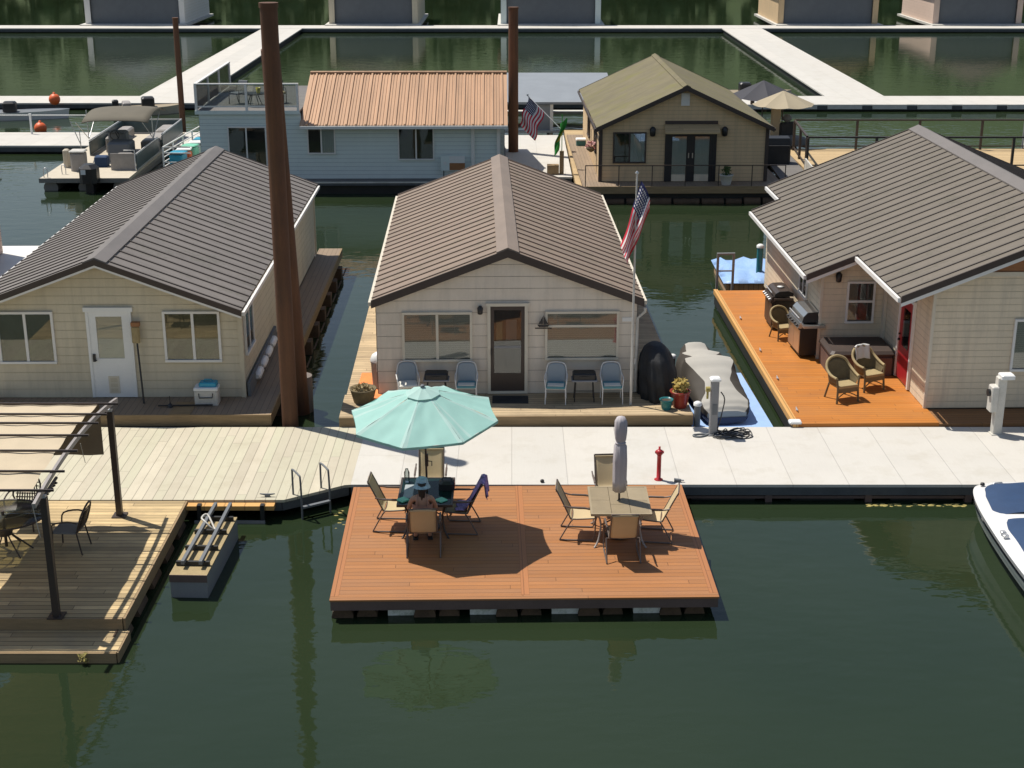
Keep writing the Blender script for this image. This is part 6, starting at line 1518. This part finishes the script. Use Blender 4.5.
mb = MB(); mb.prism([(7.0, 66.9, -.1), (13.2, 66.9, -.1), (13.6, 70.6, -.1), (7.0, 70.6, -.1)], (0, 0, .25)); tag(mb.build('dock_floor', 'grey_deck'), kind='structure')
def far_umbrella(label, loc, m, R_, z, hh, drop):
    o = thing('patio_umbrella', label, 'umbrella', loc)
    mb = MB(); mb.tube([(0, 0, 0), (0, 0, z + hh)], .03, 8); mb.build('pole', 'bronze_metal', o)
    mb = MB(); n = 8
    for g in range(n):
        a0, a1 = 2 * PI * g / n, 2 * PI * (g + 1) / n
        mb.grid(lambda u, v: tuple(Vector((math.cos(a0), math.sin(a0), 0)).lerp(Vector((math.cos(a1), math.sin(a1), 0)), v) * R_ * u + Vector((0, 0, z + hh * (1 - u) - .06 * math.sin(PI * v) * u))), 4, 4)
    mb.build('canopy', m, o)
    if drop: mb = MB(); mb.rbox(-.52, -.08, -.12, .12, .3, z + .15, .05); mb.build('tied_curtain', m, o)
    return o
far_umbrella('tan patio umbrella open beyond the brown home', (12.6, 68.0, .15), 'umb_far', 1.45, 1.95, .62, True)
far_umbrella('dark blue patio umbrella behind the tan one', (12.2, 71.2, -.2), 'umb_dark', 1.7, 2.25, .75, False)
o = thing('covered_chair', 'dark lounge chair with a grey cushion behind the gangway railing', 'chair', (13.15, 67.6, .15), rad(30))
mb = MB(); mb.rbox(-.45, .45, -.4, .5, .15, .5, .08); mb.build('seat', 'slate_grey', o); mb = MB(); mb.rbox(-.45, .45, .5, .72, .15, 1.1, .08); mb.build('backrest', 'black_cover', o); mb = MB(); mb.lathe([(.0001, -.2), (.22, -.05), (.24, .05), (.12, .2), (.0001, .22)], 12, (0, .6, 1.25)); mb.build('cushion', 'slate_grey', o)
for sx in (-1, 1): mb = MB(); mb.box(sx * .4 - .04, sx * .4 + .04, -.35, .65, 0, .15); mb.build('leg', 'black_metal', o)
o = thing('gas_grill', 'black covered grill standing by the brown home corner', 'grill', (11.5, 62.9, .22))
mb = MB(); mb.rbox(-.55, .55, -.35, .35, .0, .9, .06); mb.build('cart', 'black_cover', o); mb = MB(); mb.prism([(-.5, -.3, .901), (-.5, -.25, 1.15), (-.5, .2, 1.2), (-.5, .3, .901)], (1.0, 0, 0)); mb.build('hood', 'black_plastic', o)
simple_chair('deck_chair', 'pale chair under the tan umbrella beyond the brown home', (11.6, 67.6, .15), rad(20), 'alu', 'dirty_white')
o = thing('power_pedestal', 'white dock pedestal at the far end of the tan landing by the railing', 'power pedestal', (23.9, 66.9, .25))
mb = MB(); mb.rbox(-.25, .25, -.2, .2, 0, 1.1, .04); mb.build('post', 'dirty_white', o); mb = MB(); mb.rbox(-.28, .28, -.23, .23, 1.101, 1.2, .05); mb.build('cap', 'white_plastic', o)
mb = MB(); mb.tube([(0, 0, 0), (0, 0, 3.4)], .09, 8); tag(mb.build('lamp_post', 'grey_plastic', None, (24.2, 68.6, -.4)), 'grey post rising at the east end of the landing', 'post')
# mooring posts by the far dock
for i in range(3):
    mb = MB(); mb.tube([(0, 0, -1), (0, 0, .75)], .12, 10); tag(mb.build('mooring_post', 'old_log', None, (12.9 + i * .75, 83.0 + .1 * i, 0)), 'short dark mooring post at the corner of the far dock', 'post', 'short mooring posts at the far dock')
# sheds and boats along the farthest dock
def boathouse(label, loc, w_, l_, hh, roofm, wallm, open_=True):
    o = thing('boathouse', label, 'boathouse', loc)
    mb = MB(); a = w_ / 2
    lap_wall(mb, plane_T(-a, l_, LEFT_WALL), 0, l_, .1, hh, .25); lap_wall(mb, plane_T(a, 0, RIGHT_WALL), 0, l_, .1, hh, .25); lap_wall(mb, plane_T(0, l_, PI), -a, a, .1, hh, .25)
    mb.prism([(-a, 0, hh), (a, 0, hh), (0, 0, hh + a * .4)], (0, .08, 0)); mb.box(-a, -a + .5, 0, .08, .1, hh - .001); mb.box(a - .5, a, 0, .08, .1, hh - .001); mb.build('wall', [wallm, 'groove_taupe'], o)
    mb = MB()
    for sg in (-1, 1): roof_slope(mb, (0, hh + a * .4 + .1), (sg * (a + .35), hh - .04), -.4, l_ + .3, pitch=.6, sw=.06)
    mb.build('roof', [roofm, roofm], o)
    mb = MB(); mb.box(-a + .5, a - .5, .3, .36, .0, hh - .3); mb.build('door', 'slate_grey', o)
    mb = MB(); mb.box(-a - .3, a + .3, -1, l_ + .5, -.1, .09); mb.build('float_base', 'dirty_white', o)
BHS = [('far boathouse with a grey roof and white walls beside the long dock', -34, 9, 'shed_grey', 'trim_white'), ('far boathouse with a brown roof and tan walls', -12.5, 8, 'roof_brown', 'siding_tan'), ('far boathouse with a copper roof and blue walls', 3.5, 9, 'copper_roof', 'siding_blue'), ('far boathouse with a mossy roof and brown walls', 28.5, 9, 'moss_roof', 'siding_brown'), ('far boathouse with a grey roof and pale pink walls', 42, 8, 'shed_grey', 'siding_pink')]
for lb, x, w_, rm, wm in BHS: boathouse(lb, (x, 134.5, 0), w_, 11, 2.7, rm, wm)
skiff('white runabout moored on the open water side of the far dock', (-3.5, 88.3, ZW), rad(85), 'gelcoat', 'slate_grey', 5.0)
skiff('cream runabout moored near the cross dock', (14.2, 88.6, ZW), rad(-88), 'boat_floor', 'tile_tan2', 5.4)
